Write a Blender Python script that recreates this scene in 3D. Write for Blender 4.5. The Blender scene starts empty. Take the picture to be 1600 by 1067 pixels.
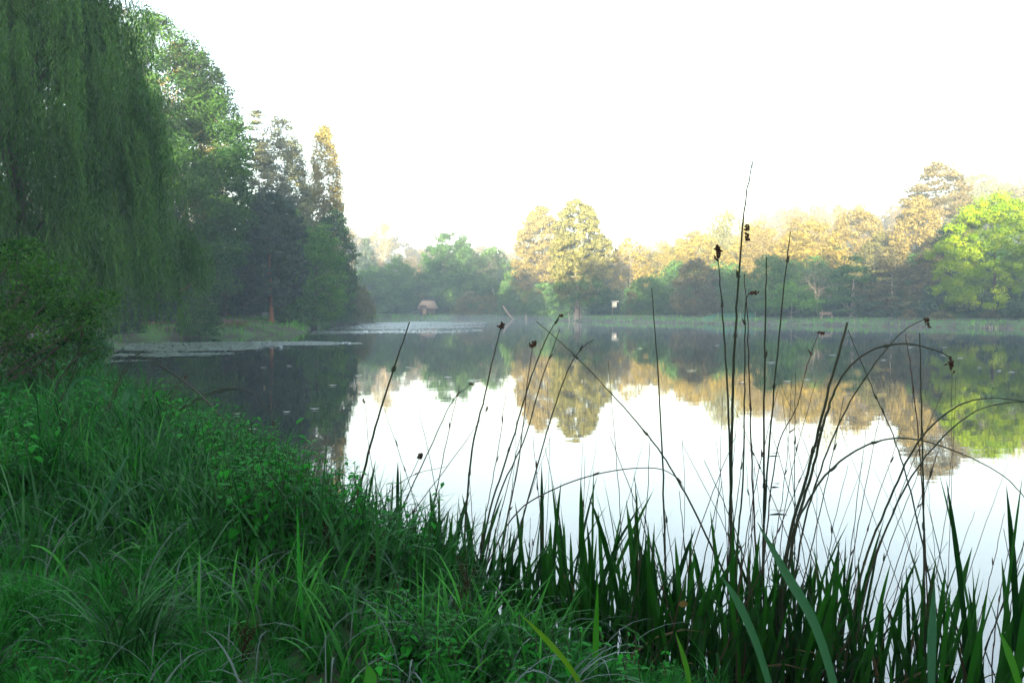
import bpy, math, random
import numpy as np
from mathutils import Vector

# ------------------------------------------------------------------ camera, sky, sun, exposure
scene = bpy.context.scene
COL = scene.collection
FPX, HOR = 1244.0, 484.0            # focal length and horizon row for a 1600 x 1067 picture
CAM_Z = 2.0
TILT = math.atan((533.5 - HOR) / FPX)
cam_data = bpy.data.cameras.new("camera")
cam_data.sensor_width = 36.0
cam_data.lens = 36.0 * FPX / 1600.0
cam_data.clip_start = 0.05
cam_data.clip_end = 3000.0
cam = bpy.data.objects.new("camera", cam_data)
cam.location = (0, 0, CAM_Z)
cam.rotation_euler = (math.radians(90) - TILT, 0, 0)
COL.objects.link(cam)
scene.camera = cam

SUN_EL, SUN_AZ = math.radians(7.0), math.radians(195.0)     # low morning sun behind the camera, a little to the left
SX, SY = math.sin(SUN_AZ), math.cos(SUN_AZ)                 # horizontal direction towards the sun
world = bpy.data.worlds.new("World")
scene.world = world
world.use_nodes = True
wn = world.node_tree.nodes
wl = world.node_tree.links
wn.clear()
sky = wn.new("ShaderNodeTexSky")
sky.sky_type = 'NISHITA'
sky.sun_disc = False
sky.sun_elevation = SUN_EL
sky.sun_rotation = SUN_AZ
sky.air_density = 1.0
sky.dust_density = 2.2
sky.ozone_density = 1.0
bgn = wn.new("ShaderNodeBackground")
bgn.inputs['Strength'].default_value = 0.10
wo = wn.new("ShaderNodeOutputWorld")
hs = wn.new("ShaderNodeHueSaturation")
hs.inputs['Saturation'].default_value = 0.72
wl.new(sky.outputs[0], hs.inputs['Color'])
wl.new(hs.outputs[0], bgn.inputs['Color'])
wl.new(bgn.outputs[0], wo.inputs['Surface'])

sun_data = bpy.data.lights.new("sun", 'SUN')
sun_data.energy = 5.0
sun_data.angle = math.radians(0.5)
sun_data.color = (1.0, 0.80, 0.52)
sun = bpy.data.objects.new("sun", sun_data)
to_sun = Vector((SX * math.cos(SUN_EL), SY * math.cos(SUN_EL), math.sin(SUN_EL)))
sun.rotation_euler = to_sun.to_track_quat('Z', 'Y').to_euler()
sun.location = (0, -20, 60)
COL.objects.link(sun)

vs = scene.view_settings
vs.view_transform = 'Standard'
vs.look = 'None'
vs.exposure = 3.3
vs.gamma = 1.0
vs.use_curve_mapping = False
cy = scene.cycles
cy.use_denoising = True
cy.max_bounces = 5
cy.diffuse_bounces = 2
cy.glossy_bounces = 2
cy.transmission_bounces = 2
cy.transparent_max_bounces = 4
cy.volume_bounces = 1
cy.caustics_reflective = False
cy.caustics_refractive = False
cy.sample_clamp_indirect = 6.0
cy.use_adaptive_sampling = True
cy.adaptive_threshold = 0.015

# ------------------------------------------------------------------ helpers
CT, ST = math.cos(TILT), math.sin(TILT)


def P(px, py, D):
    """point seen at photo pixel (px, py) at depth D"""
    u = (px - 800.0) / FPX
    v = (533.5 - py) / FPX
    dx, dy, dz = u, CT + v * ST, -ST + v * CT
    k = D / dy
    return np.array((dx * k, D, CAM_Z + dz * k))


def mesh_obj(name, V, F, mat, parent=None, tint=None, smooth=False, loc=(0, 0, 0)):
    """V (n,3); F (m,k) array of same-size faces, or a list of such arrays"""
    V = np.asarray(V, dtype=np.float32) - np.asarray(loc, dtype=np.float32)
    Fs = F if isinstance(F, list) else [F]
    Fs = [np.asarray(f, dtype=np.int32) for f in Fs if len(f)]
    me = bpy.data.meshes.new(name)
    me.vertices.add(len(V))
    me.vertices.foreach_set('co', V.ravel())
    li = np.concatenate([f.ravel() for f in Fs])
    tot = np.concatenate([np.full(len(f), f.shape[1], np.int32) for f in Fs])
    st = np.concatenate(([0], np.cumsum(tot)[:-1])).astype(np.int32)
    me.loops.add(len(li))
    me.loops.foreach_set('vertex_index', li)
    me.polygons.add(len(tot))
    me.polygons.foreach_set('loop_start', st)
    me.polygons.foreach_set('loop_total', tot)
    if smooth:
        me.polygons.foreach_set('use_smooth', np.ones(len(tot), bool))
    me.update(calc_edges=True)
    me.materials.append(mat)
    if tint is not None:
        a = me.attributes.new('tint', 'FLOAT', 'FACE')
        a.data.foreach_set('value', np.asarray(tint, np.float32))
    o = bpy.data.objects.new(name, me)
    COL.objects.link(o)
    if parent is not None:
        o.parent = parent
    else:
        o.location = loc
    return o


def tag(o, label=None, cat=None, group=None, kind=None):
    if label:
        o['label'] = label
    if cat:
        o['category'] = cat
    if group:
        o['group'] = group
    if kind:
        o['kind'] = kind
    return o


def thing(name, loc, label, cat, group=None):
    o = bpy.data.objects.new(name, None)
    o.location = loc
    o.empty_display_size = 0.3
    COL.objects.link(o)
    return tag(o, label, cat, group)


class MB:
    """collects shapes into one mesh"""
    def __init__(self):
        self.V, self.F3, self.F4, self.n = [], [], [], 0

    def add(self, V, F):
        V = np.asarray(V, float)
        F = np.asarray(F, int)
        (self.F3 if F.shape[1] == 3 else self.F4).append(F + self.n)
        self.V.append(V)
        self.n += len(V)

    def box(self, c, s, rz=0.0, taper=1.0):
        x, y, z = s[0] / 2, s[1] / 2, s[2] / 2
        p = np.array([(-x, -y, -z), (x, -y, -z), (x, y, -z), (-x, y, -z),
                      (-x * taper, -y * taper, z), (x * taper, -y * taper, z), (x * taper, y * taper, z), (-x * taper, y * taper, z)])
        cr, sr = math.cos(rz), math.sin(rz)
        q = p.copy()
        q[:, 0] = p[:, 0] * cr - p[:, 1] * sr
        q[:, 1] = p[:, 0] * sr + p[:, 1] * cr
        self.add(q + np.asarray(c), [(0, 3, 2, 1), (4, 5, 6, 7), (0, 1, 5, 4), (1, 2, 6, 5), (2, 3, 7, 6), (3, 0, 4, 7)])

    def tube(self, pts, rad, n=6, cap=True):
        pts = np.asarray(pts, float)
        m = len(pts)
        rad = np.broadcast_to(np.asarray(rad, float), (m,))
        T = np.gradient(pts, axis=0)
        T /= np.linalg.norm(T, axis=1)[:, None] + 1e-9
        ref = np.array((0, 0, 1.0)) if abs(T[:, 2]).mean() < 0.8 else np.array((0, 1.0, 0))
        A = np.cross(T, ref)
        A /= np.linalg.norm(A, axis=1)[:, None] + 1e-9
        B = np.cross(T, A)
        th = np.arange(n) * 2 * math.pi / n
        R = (A[:, None, :] * np.cos(th)[None, :, None] + B[:, None, :] * np.sin(th)[None, :, None]) * rad[:, None, None]
        V = (pts[:, None, :] + R).reshape(-1, 3)
        i = np.arange(m - 1)[:, None] * n
        j = np.arange(n)[None, :]
        k = (j + 1) % n
        F = np.stack([i + j, i + k, i + n + k, i + n + j], -1).reshape(-1, 4)
        self.add(V, F)
        if cap:
            self.add(np.vstack([V[-n:], pts[-1:]]), [(a, (a + 1) % n, n) for a in range(n)])

    def build(self, name, mat, parent=None, smooth=False, loc=(0, 0, 0)):
        F = []
        if self.F3:
            F.append(np.vstack(self.F3))
        if self.F4:
            F.append(np.vstack(self.F4))
        return mesh_obj(name, np.vstack(self.V), F, mat, parent, None, smooth, loc)


def sstep(x):
    x = np.clip(x, 0, 1)
    return x * x * (3 - 2 * x)


def unit(v):
    return v / (np.linalg.norm(v, axis=-1, keepdims=True) + 1e-9)


def vnoise(x, y, seed=0):
    """smooth value noise on arrays, 0..1"""
    x = np.asarray(x, float)
    y = np.asarray(y, float)
    xi, yi = np.floor(x).astype(np.int64), np.floor(y).astype(np.int64)
    fx, fy = sstep(x - xi), sstep(y - yi)

    def h(a, b):
        n = (a * 374761393 + b * 668265263 + seed * 974711) & 0xffffffff
        n = ((n ^ (n >> 13)) * 1274126177) & 0xffffffff
        return ((n ^ (n >> 16)) & 0xffff) / 65535.0
    return (h(xi, yi) * (1 - fx) + h(xi + 1, yi) * fx) * (1 - fy) + (h(xi, yi + 1) * (1 - fx) + h(xi + 1, yi + 1) * fx) * fy


def smooth_line(pts, n=6):
    """Catmull-Rom through pts"""
    p = np.asarray(pts, float)
    if len(p) < 3:
        t = np.linspace(0, 1, n + 1)[:, None]
        return p[0] * (1 - t) + p[-1] * t
    q = np.vstack([2 * p[0] - p[1], p, 2 * p[-1] - p[-2]])
    out = []
    for i in range(1, len(q) - 2):
        for t in np.arange(n) / n:
            a, b, c, d = q[i - 1], q[i], q[i + 1], q[i + 2]
            out.append(0.5 * (2 * b + (c - a) * t + (2 * a - 5 * b + 4 * c - d) * t * t + (3 * b - a - 3 * c + d) * t ** 3))
    out.append(p[-1])
    return np.array(out)


# ------------------------------------------------------------------ materials
MATS = {}


def nodes_of(name):
    m = bpy.data.materials.new(name)
    m.use_nodes = True
    nt = m.node_tree
    nt.nodes.clear()
    return m, nt.nodes, nt.links


def leaf_mat(name, a, b, trans=0.25, gloss=0.0, rough=0.4):
    """foliage: base colour runs from a to b with the leaf's own tint, some light passes through"""
    if name in MATS:
        return MATS[name]
    m, N, L = nodes_of(name)
    at = N.new("ShaderNodeAttribute")
    at.attribute_name = 'tint'
    mx = N.new("ShaderNodeMix")
    mx.data_type = 'RGBA'
    mx.inputs[6].default_value = (*a, 1)
    mx.inputs[7].default_value = (*b, 1)
    L.new(at.outputs['Fac'], mx.inputs[0])
    d = N.new("ShaderNodeBsdfDiffuse")
    t = N.new("ShaderNodeBsdfTranslucent")
    L.new(mx.outputs[2], d.inputs['Color'])
    L.new(mx.outputs[2], t.inputs['Color'])
    s = N.new("ShaderNodeMixShader")
    s.inputs[0].default_value = trans
    L.new(d.outputs[0], s.inputs[1])
    L.new(t.outputs[0], s.inputs[2])
    out = N.new("ShaderNodeOutputMaterial")
    last = s.outputs[0]
    if gloss > 0:
        g = N.new("ShaderNodeBsdfGlossy")
        g.inputs['Roughness'].default_value = rough
        g.inputs['Color'].default_value = (0.9, 0.95, 1, 1)
        fr = N.new("ShaderNodeLayerWeight")
        fr.inputs['Blend'].default_value = 0.5
        pw = N.new("ShaderNodeMath")
        pw.operation = 'POWER'
        pw.inputs[1].default_value = 3.0
        L.new(fr.outputs['Facing'], pw.inputs[0])
        mu = N.new("ShaderNodeMath")
        mu.operation = 'MULTIPLY_ADD'
        mu.inputs[1].default_value = 0.25 * gloss
        mu.inputs[2].default_value = 0.018 * gloss
        L.new(pw.outputs[0], mu.inputs[0])
        s2 = N.new("ShaderNodeMixShader")
        L.new(mu.outputs[0], s2.inputs[0])
        L.new(last, s2.inputs[1])
        L.new(g.outputs[0], s2.inputs[2])
        last = s2.outputs[0]
    L.new(last, out.inputs['Surface'])
    MATS[name] = m
    return m


def rough_mat(name, a, b, scale=6.0, rough=0.9, stretch=(1, 1, 1), bump=0.0, spec=0.2):
    if name in MATS:
        return MATS[name]
    m, N, L = nodes_of(name)
    tc = N.new("ShaderNodeTexCoord")
    mp = N.new("ShaderNodeMapping")
    mp.inputs['Scale'].default_value = stretch
    no = N.new("ShaderNodeTexNoise")
    no.inputs['Scale'].default_value = scale
    no.inputs['Detail'].default_value = 5
    cr = N.new("ShaderNodeValToRGB")
    cr.color_ramp.elements[0].position = 0.35
    cr.color_ramp.elements[1].position = 0.65
    cr.color_ramp.elements[0].color = (*a, 1)
    cr.color_ramp.elements[1].color = (*b, 1)
    p = N.new("ShaderNodeBsdfPrincipled")
    p.inputs['Roughness'].default_value = rough
    p.inputs['Specular IOR Level'].default_value = spec
    out = N.new("ShaderNodeOutputMaterial")
    L.new(tc.outputs['Object'], mp.inputs[0])
    L.new(mp.outputs[0], no.inputs['Vector'])
    L.new(no.outputs['Fac'], cr.inputs[0])
    L.new(cr.outputs[0], p.inputs['Base Color'])
    if bump:
        bp = N.new("ShaderNodeBump")
        bp.inputs['Strength'].default_value = bump
        bp.inputs['Distance'].default_value = 0.05
        L.new(no.outputs['Fac'], bp.inputs['Height'])
        L.new(bp.outputs[0], p.inputs['Normal'])
    L.new(p.outputs[0], out.inputs['Surface'])
    MATS[name] = m
    return m


BARK = rough_mat("bark", (0.05, 0.038, 0.028), (0.11, 0.085, 0.06), 5, stretch=(3, 3, 0.6), bump=0.6)
BARK_PALE = rough_mat("pale_bark", (0.22, 0.18, 0.15), (0.36, 0.30, 0.24), 4, stretch=(3, 3, 0.5), bump=0.5)
BARK_RED = rough_mat("red_bark", (0.20, 0.085, 0.05), (0.30, 0.14, 0.085), 5, stretch=(3, 3, 0.5), bump=0.6)
BARK_WHITE = rough_mat("bleached_bark", (0.28, 0.23, 0.17), (0.40, 0.33, 0.24), 3)

# water: a still dark pond, mirror-like, very faint ripple
m, N, L = nodes_of("pond_water")
tc = N.new("ShaderNodeTexCoord")
mp = N.new("ShaderNodeMapping")
mp.inputs['Scale'].default_value = (0.35, 1.6, 1)
no = N.new("ShaderNodeTexNoise")
no.inputs['Scale'].default_value = 1.2
no.inputs['Detail'].default_value = 3
bp = N.new("ShaderNodeBump")
bp.inputs['Strength'].default_value = 0.05
bp.inputs['Distance'].default_value = 0.03
L.new(tc.outputs['Object'], mp.inputs[0])
L.new(mp.outputs[0], no.inputs['Vector'])
L.new(no.outputs['Fac'], bp.inputs['Height'])
d = N.new("ShaderNodeBsdfDiffuse")
d.inputs['Color'].default_value = (0.012, 0.018, 0.018, 1)
g = N.new("ShaderNodeBsdfGlossy")
g.inputs['Roughness'].default_value = 0.012
g.inputs['Color'].default_value = (1, 1, 1, 1)
fr = N.new("ShaderNodeFresnel")
fr.inputs['IOR'].default_value = 2.3
L.new(bp.outputs[0], g.inputs['Normal'])
s = N.new("ShaderNodeMixShader")
L.new(fr.outputs[0], s.inputs[0])
L.new(d.outputs[0], s.inputs[1])
L.new(g.outputs[0], s.inputs[2])
out = N.new("ShaderNodeOutputMaterial")
L.new(s.outputs[0], out.inputs['Surface'])
WATER = m

# ground: grass, with bare brown earth showing in patches
m, N, L = nodes_of("bank_ground")
tc = N.new("ShaderNodeTexCoord")
n1 = N.new("ShaderNodeTexNoise")
n1.inputs['Scale'].default_value = 0.35
n1.inputs['Detail'].default_value = 8
n2 = N.new("ShaderNodeTexNoise")
n2.inputs['Scale'].default_value = 6.0
n2.inputs['Detail'].default_value = 6
L.new(tc.outputs['Object'], n1.inputs['Vector'])
L.new(tc.outputs['Object'], n2.inputs['Vector'])
r1 = N.new("ShaderNodeValToRGB")
r1.color_ramp.elements[0].position = 0.42
r1.color_ramp.elements[0].color = (0.035, 0.028, 0.018, 1)
r1.color_ramp.elements[1].position = 0.55
r1.color_ramp.elements[1].color = (0.045, 0.110, 0.022, 1)
r2 = N.new("ShaderNodeValToRGB")
r2.color_ramp.elements[0].color = (0.5, 0.5, 0.5, 1)
r2.color_ramp.elements[1].color = (1.3, 1.3, 1.3, 1)
L.new(n1.outputs['Fac'], r1.inputs[0])
L.new(n2.outputs['Fac'], r2.inputs[0])
mx = N.new("ShaderNodeMix")
mx.data_type = 'RGBA'
mx.blend_type = 'MULTIPLY'
mx.inputs[0].default_value = 1.0
L.new(r1.outputs[0], mx.inputs[6])
L.new(r2.outputs[0], mx.inputs[7])
p = N.new("ShaderNodeBsdfPrincipled")
p.inputs['Roughness'].default_value = 0.95
L.new(mx.outputs[2], p.inputs['Base Color'])
out = N.new("ShaderNodeOutputMaterial")
L.new(p.outputs[0], out.inputs['Surface'])
GROUND = m

# ------------------------------------------------------------------ pond outline and terrain
SHORE = np.array([
    (8, 2.4), (4, 2.9), (2.2, 3.3), (0.9, 3.7), (0.1, 4.3), (-0.5, 5.0), (-1.0, 5.9), (-1.8, 7.2), (-3.0, 9.0), (-5.2, 12), (-8.3, 17),
    (-11.5, 22), (-15, 29), (-19, 38), (-22.5, 46), (-25.5, 50), (-25, 53.5), (-22.5, 55.5), (-20.5, 60.5), (-18.0, 67), (-19.5, 76),
    (-22.5, 89), (-24.5, 110), (-26, 135), (-31, 160), (-38, 182), (-26, 187), (-10, 186), (0, 178), (6.5, 166), (9, 146), (14, 137), (21, 128), (27, 119),
    (33, 109.5), (40, 103), (46, 97), (50, 90), (54, 83), (62, 74), (74, 64), (85, 45), (86, 10), (70, -10), (40, -14), (20, -8), (12, -1)], float)


def shore_dist(x, y):
    """signed distance to the shore, positive on land"""
    x = np.atleast_1d(np.asarray(x, float))
    y = np.atleast_1d(np.asarray(y, float))
    sh = x.shape
    x, y = x.ravel(), y.ravel()
    best = np.full(x.shape, 1e9)
    inside = np.zeros(x.shape, bool)
    n = len(SHORE)
    for i in range(n):
        ax, ay = SHORE[i]
        bx, by = SHORE[(i + 1) % n]
        dx, dy = bx - ax, by - ay
        t = np.clip(((x - ax) * dx + (y - ay) * dy) / (dx * dx + dy * dy), 0, 1)
        best = np.minimum(best, (x - ax - t * dx) ** 2 + (y - ay - t * dy) ** 2)
        c = ((ay > y) != (by > y))
        xi = ax + (y - ay) * dx / (dy if abs(dy) > 1e-9 else 1e-9)
        inside ^= c & (x < xi)
    d = np.sqrt(best)
    return np.where(inside, -d, d).reshape(sh)


S_PROF = np.array([-400, -116, -63, -55, -48, -42, -26, -7, 10, 27, 60, 400.0])
H_PROF = np.array([40, 40, 43, 26, 23, 24, 32, 34, 34, 31.5, 31, 31.0])


def ground(x, y):
    x = np.atleast_1d(np.asarray(x, float))
    y = np.atleast_1d(np.asarray(y, float))
    d = shore_dist(x, y) + 0.35 * (vnoise(x * 0.9, y * 0.9, 3) - 0.5)
    land = 0.40 * sstep(d / 0.9) + 0.012 * np.minimum(d, 40) + sstep((y - 40) / 12) * (0.05 + 0.07 * (x < -10)) * np.minimum(d, 9) + 0.10 * (vnoise(x * 0.7, y * 0.7, 5) - 0.5) * sstep(d / 1.5)
    bed = -0.8 * sstep(-d / 2.0)
    z = np.where(d > 0, land, bed)
    far = sstep((d - 22) / 150) * (13 + 5 * vnoise(x * 0.012, y * 0.012, 9) + 13 * sstep((x - 55) / 60) + 9 * sstep((-x - 35) / 40)) * sstep((y - 10) / 40)
    t = -(x * SX + y * SY)
    s = x * math.cos(-SUN_AZ + math.pi) + y * math.sin(-SUN_AZ + math.pi)
    ridge = (np.interp(s, S_PROF, H_PROF) - 9) * sstep((-t - 14) / 44)
    return z + far + ridge


def gz(x, y):
    return float(ground(x, y)[0])


def grade(parts):
    out = []
    for a, b, st in parts:
        out.append(np.arange(a, b, st))
    return np.concatenate(out)


gx = grade([(-900, -200, 50), (-200, -60, 7), (-60, -12, 1.0), (-12, 9, 0.25), (9, 90, 1.0), (90, 260, 7), (260, 901, 50)])
gy = grade([(-500, -110, 40), (-110, -20, 4), (-20, -2, 1.0), (-2, 15, 0.25), (15, 200, 1.0), (200, 420, 7), (420, 1001, 50)])
GX, GY = np.meshgrid(gx, gy)
GZ = ground(GX.ravel(), GY.ravel()).reshape(GX.shape)
nx, ny = len(gx), len(gy)
ii, jj = np.meshgrid(np.arange(nx - 1), np.arange(ny - 1))
b0 = (jj * nx + ii).ravel()
F = np.stack([b0, b0 + 1, b0 + nx + 1, b0 + nx], -1)
o = mesh_obj("ground", np.stack([GX.ravel(), GY.ravel(), GZ.ravel()], -1), F, GROUND, smooth=True)
tag(o, "grassy banks and wooded slopes around the pond", "ground", kind='structure')

wv = [(-120, -60, 0), (140, -60, 0), (140, 230, 0), (-120, 230, 0)]
o = mesh_obj("water", wv, np.array([(0, 1, 2, 3)]), WATER)
tag(o, "still pond mirroring the pale sky and the trees", "water", kind='structure')

# footpath on the far bank beside the big tree
path_mat = rough_mat("path_gravel", (0.30, 0.24, 0.18), (0.42, 0.34, 0.27), 3)
pl = smooth_line([(9, 158), (13, 146.5), (18, 141), (23, 138), (30, 139), (38, 143)], 6)
tn = unit(np.gradient(pl, axis=0))
pn = np.stack([-tn[:, 1], tn[:, 0]], -1)
V = []
for w in (-0.8, 0, 0.8):
    q = pl + pn * w
    V.append(np.stack([q[:, 0], q[:, 1], ground(q[:, 0], q[:, 1]) + 0.06], -1))
V = np.concatenate(V)
n = len(pl)
F = [(k * n + i, k * n + i + 1, (k + 1) * n + i + 1, (k + 1) * n + i) for k in range(2) for i in range(n - 1)]
tag(mesh_obj("path", V, np.array(F), path_mat), "pale footpath along the far bank", "path", kind='structure')
pl = smooth_line([(-30, 48), (-28, 55.5), (-25.5, 60), (-23.5, 66), (-23, 74), (-26, 88)], 6)
tn = unit(np.gradient(pl, axis=0))
pn = np.stack([-tn[:, 1], tn[:, 0]], -1)
V = []
for w in (-0.7, 0, 0.7):
    q = pl + pn * w
    V.append(np.stack([q[:, 0], q[:, 1], ground(q[:, 0], q[:, 1]) + 0.06], -1))
V = np.concatenate(V)
n = len(pl)
F = [(k * n + i, k * n + i + 1, (k + 1) * n + i + 1, (k + 1) * n + i) for k in range(2) for i in range(n - 1)]
tag(mesh_obj("path", V, np.array(F), rough_mat("path_earth", (0.10, 0.06, 0.045), (0.19, 0.12, 0.09), 3)),
    "brown earth path under the trees on the left bank", "path", kind='structure')


# ------------------------------------------------------------------ foliage
def leaf_faces(c, nrm, L_, W_, rng, a=None):
    """one rhombus leaf per centre"""
    n = len(c)
    r = rng.normal(size=(n, 3)) if a is None else a
    a_ = unit(r - nrm * np.sum(r * nrm, 1, keepdims=True))
    b_ = np.cross(nrm, a_)
    L_ = np.broadcast_to(L_, (n,))[:, None] * 0.5
    W_ = np.broadcast_to(W_, (n,))[:, None] * 0.5
    V = np.stack([c - a_ * L_, c + b_ * W_, c + a_ * L_, c - b_ * W_], 1).reshape(-1, 3)
    F = np.arange(4 * n).reshape(-1, 4)
    return V, F


def envelope(kind, t):
    if kind == 'round':
        return np.sqrt(np.clip(1 - (2 * t - 1) ** 2, 0, 1)) ** 0.8
    if kind == 'cone':
        return np.clip(1 - t, 0, 1) ** 0.75 * sstep((t + 0.10) / 0.16) + 0.03
    if kind == 'column':
        return np.clip(1 - t ** 3.5, 0, 1) ** 0.8 * (0.55 + 0.45 * sstep(t / 0.3))
    if kind == 'dome':
        return np.clip(1 - t ** 2.4, 0, 1) ** 0.6 * (0.8 + 0.2 * sstep(t / 0.15))
    if kind == 'cedar':
        return np.clip(1 - t ** 2.0, 0, 1) ** 0.7
    return np.clip(np.sin(math.pi * (0.14 + 0.86 * t)), 0, 1) ** 0.6          # broad


def crown_clumps(rng, kind, z0, z1, R, n):
    t = rng.random(n * 6)
    w = envelope(kind, t)
    keep = rng.random(n * 6) < w / w.max()
    t = t[keep][:n]
    w = w[keep][:n]
    n = len(t)
    th = rng.random(n) * 2 * math.pi
    sd = int(rng.integers(1, 9999))
    lob = 0.78 + 0.44 * vnoise(th * 1.6, t * 4.0, sd)
    k = rng.random(n)
    rr = R * w * lob * (0.30 + 0.68 * np.sqrt(k))
    z = z0 + t * (z1 - z0)
    return np.stack([rr * np.cos(th), rr * np.sin(th), z], -1)


def crown_mesh(rng, kind, z0, z1, R, leaf, cover=3.2, cr=0.2, cap=60000, hole=0.0, flat=0.65, weep=False, aspect=0.6):
    H = z1 - z0
    n_cl = int(np.clip(2.2 * H / (R * cr) * 1.6 / cr, 40, 600))
    C = crown_clumps(rng, kind, z0, z1, R, n_cl)
    if kind == 'cedar':
        lay = H / max(5, int(H / 1.7))
        C[:, 2] = 0.65 * (z0 + np.round((C[:, 2] - z0) / lay) * lay) + 0.35 * C[:, 2] + rng.normal(size=len(C)) * 0.2
        flat = 0.4
    if hole > 0:
        C = C[rng.random(len(C)) > hole]
    area = 2 * R * H * 0.75
    la = leaf * leaf * aspect * 0.5
    nl = int(min(cap * 2.2, cover * 1.6 * area / la))
    w = rng.random(len(C)) + 0.5
    idx = rng.choice(len(C), nl, p=w / w.sum())
    rc = R * cr * (0.6 + 0.8 * rng.random(len(C)))
    d = unit(rng.normal(size=(nl, 3)))
    k = np.where(rng.random(nl) < 0.8, 0.72 + 0.3 * rng.random(nl), rng.random(nl) * 1.25)
    off = d * (rc[idx] * k)[:, None]
    off[:, 2] *= flat
    a = None
    if weep:
        off[:, 2] = off[:, 2] * 1.2 - np.abs(rng.normal(size=nl)) * rc[idx] * 1.1
        a = np.stack([rng.normal(size=nl) * 0.25, rng.normal(size=nl) * 0.25, -np.ones(nl)], -1)
    c = C[idx] + off
    c[:, 2] = np.maximum(c[:, 2], z0 * 0.55 + 0.15)
    nr = unit(d * 1.0 + rng.normal(size=(nl, 3)) * 0.42 + np.array((0, 0, 0.25)))
    L_ = leaf * (0.7 + 0.6 * rng.random(nl))
    V, F = leaf_faces(c, nr, L_, L_ * aspect, rng, a)
    ct = rng.random(len(C))
    tint = np.clip(ct[idx] * 0.65 + rng.random(nl) ** 2 * 0.5, 0, 1)
    return V, F, tint, C


def woody(rng, H, z0, z1, R, C, r0, n_limb=14, lean=(0, 0), sides=7):
    """tapered trunk and limbs reaching to clumps"""
    mb = MB()
    zt = z0 + (z1 - z0) * 0.62
    zs = np.linspace(-0.3, zt, 9)
    wob = np.cumsum(rng.normal(size=(9, 2)) * 0.0035 * H, 0)
    wob[:2] = 0
    pts = np.stack([wob[:, 0] + lean[0] * (zs / zt), wob[:, 1] + lean[1] * (zs / zt), zs], -1)
    rad = r0 * np.clip(1 - zs / zt, 0.06, 1) ** 0.8
    rad[0] *= 1.6
    rad[1] = max(rad[1], rad[0] * 0.62)
    mb.tube(pts, rad, sides)
    lm = mb
    if len(C) and n_limb:
        for i in rng.choice(len(C), min(n_limb, len(C)), replace=False):
            c = C[i]
            zb = np.clip(c[2] - (0.25 + 0.5 * rng.random()) * np.hypot(c[0], c[1]) - 0.5, z0 * 0.7, zt * 0.93)
            b = np.array([np.interp(zb, zs, pts[:, 0]), np.interp(zb, zs, pts[:, 1]), zb])
            m_ = (b + c) / 2 + np.array((0, 0, -0.05 * H * rng.random())) + rng.normal(size=3) * 0.02 * H
            L3 = smooth_line([b, m_, c], 4)
            rb = r0 * 0.35 * np.clip(1 - zb / zt, 0.15, 1)
            lm.tube(L3, np.linspace(rb, rb * 0.15 + 0.01, len(L3)), 5)
    return mb, lm


PAL = {
    'forest':  ((0.012, 0.045, 0.013), (0.075, 0.170, 0.040)),
    'mid':     ((0.020, 0.070, 0.018), (0.105, 0.210, 0.048)),
    'fresh':   ((0.030, 0.115, 0.016), (0.130, 0.290, 0.040)),
    'lime':    ((0.090, 0.210, 0.004), (0.270, 0.370, 0.006)),
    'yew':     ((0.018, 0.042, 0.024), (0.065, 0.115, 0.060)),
    'blue':    ((0.035, 0.062, 0.050), (0.090, 0.130, 0.095)),
    'olive':   ((0.080, 0.090, 0.030), (0.170, 0.160, 0.050)),
    'yellow':  ((0.160, 0.150, 0.035), (0.300, 0.240, 0.060)),
    'gold':    ((0.130, 0.115, 0.025), (0.330, 0.260, 0.060)),
    'orange':  ((0.115, 0.098, 0.030), (0.290, 0.235, 0.075)),
    'brown':   ((0.050, 0.055, 0.032), (0.140, 0.130, 0.065)),
    'rust':    ((0.060, 0.060, 0.030), (0.190, 0.155, 0.070)),
    'grey':    ((0.055, 0.080, 0.040), (0.210, 0.220, 0.110)),
    'hill':    ((0.045, 0.040, 0.018), (0.140, 0.100, 0.040)),
    'pale':    ((0.095, 0.110, 0.035), (0.250, 0.240, 0.080)),
    'maroon':  ((0.040, 0.046, 0.025), (0.130, 0.120, 0.060)),
}


def tree(kind, px, top, wpx, D, pal, label, name='broadleaf_tree', cat='tree', clear=0.08, trunk=None, cover=3.2,
         cr=0.2, hole=0.0, bark=None, group=None, lean=(0, 0), weep=False, flat=0.65, limbs=14, leafk=0.0025, z0=None, cap=60000, aspect=0.6):
    seed = int(px * 131 + top * 17 + D * 7)
    rng = np.random.default_rng(seed)
    X = (px - 800) / FPX * D
    g = gz(X, D)
    R = wpx / 2 / FPX * D
    H = P(px, top, D)[2] - g
    if z0 is None:
        z0 = H * clear
    root = thing(name, (X, D, g), label, cat, group)
    V, F, tint, C = crown_mesh(rng, kind, z0, H * 0.985, R, leafk * D, cover, cr, cap, hole, flat, weep, aspect)
    r0 = trunk if trunk else 0.018 * H + 0.08
    mb, lm = woody(rng, H, z0, H, R, C, r0, limbs, lean)
    mb.build('trunk', bark or BARK, root, True)
    if lean != (0, 0):
        k = (V[:, 2] / H)
        V = V + np.stack([k * lean[0], k * lean[1], 0 * k], -1)
    A, B = PAL[pal]
    mesh_obj('crown', V, F, leaf_mat('leaves_' + pal, A, B), root, tint)
    return root


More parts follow.
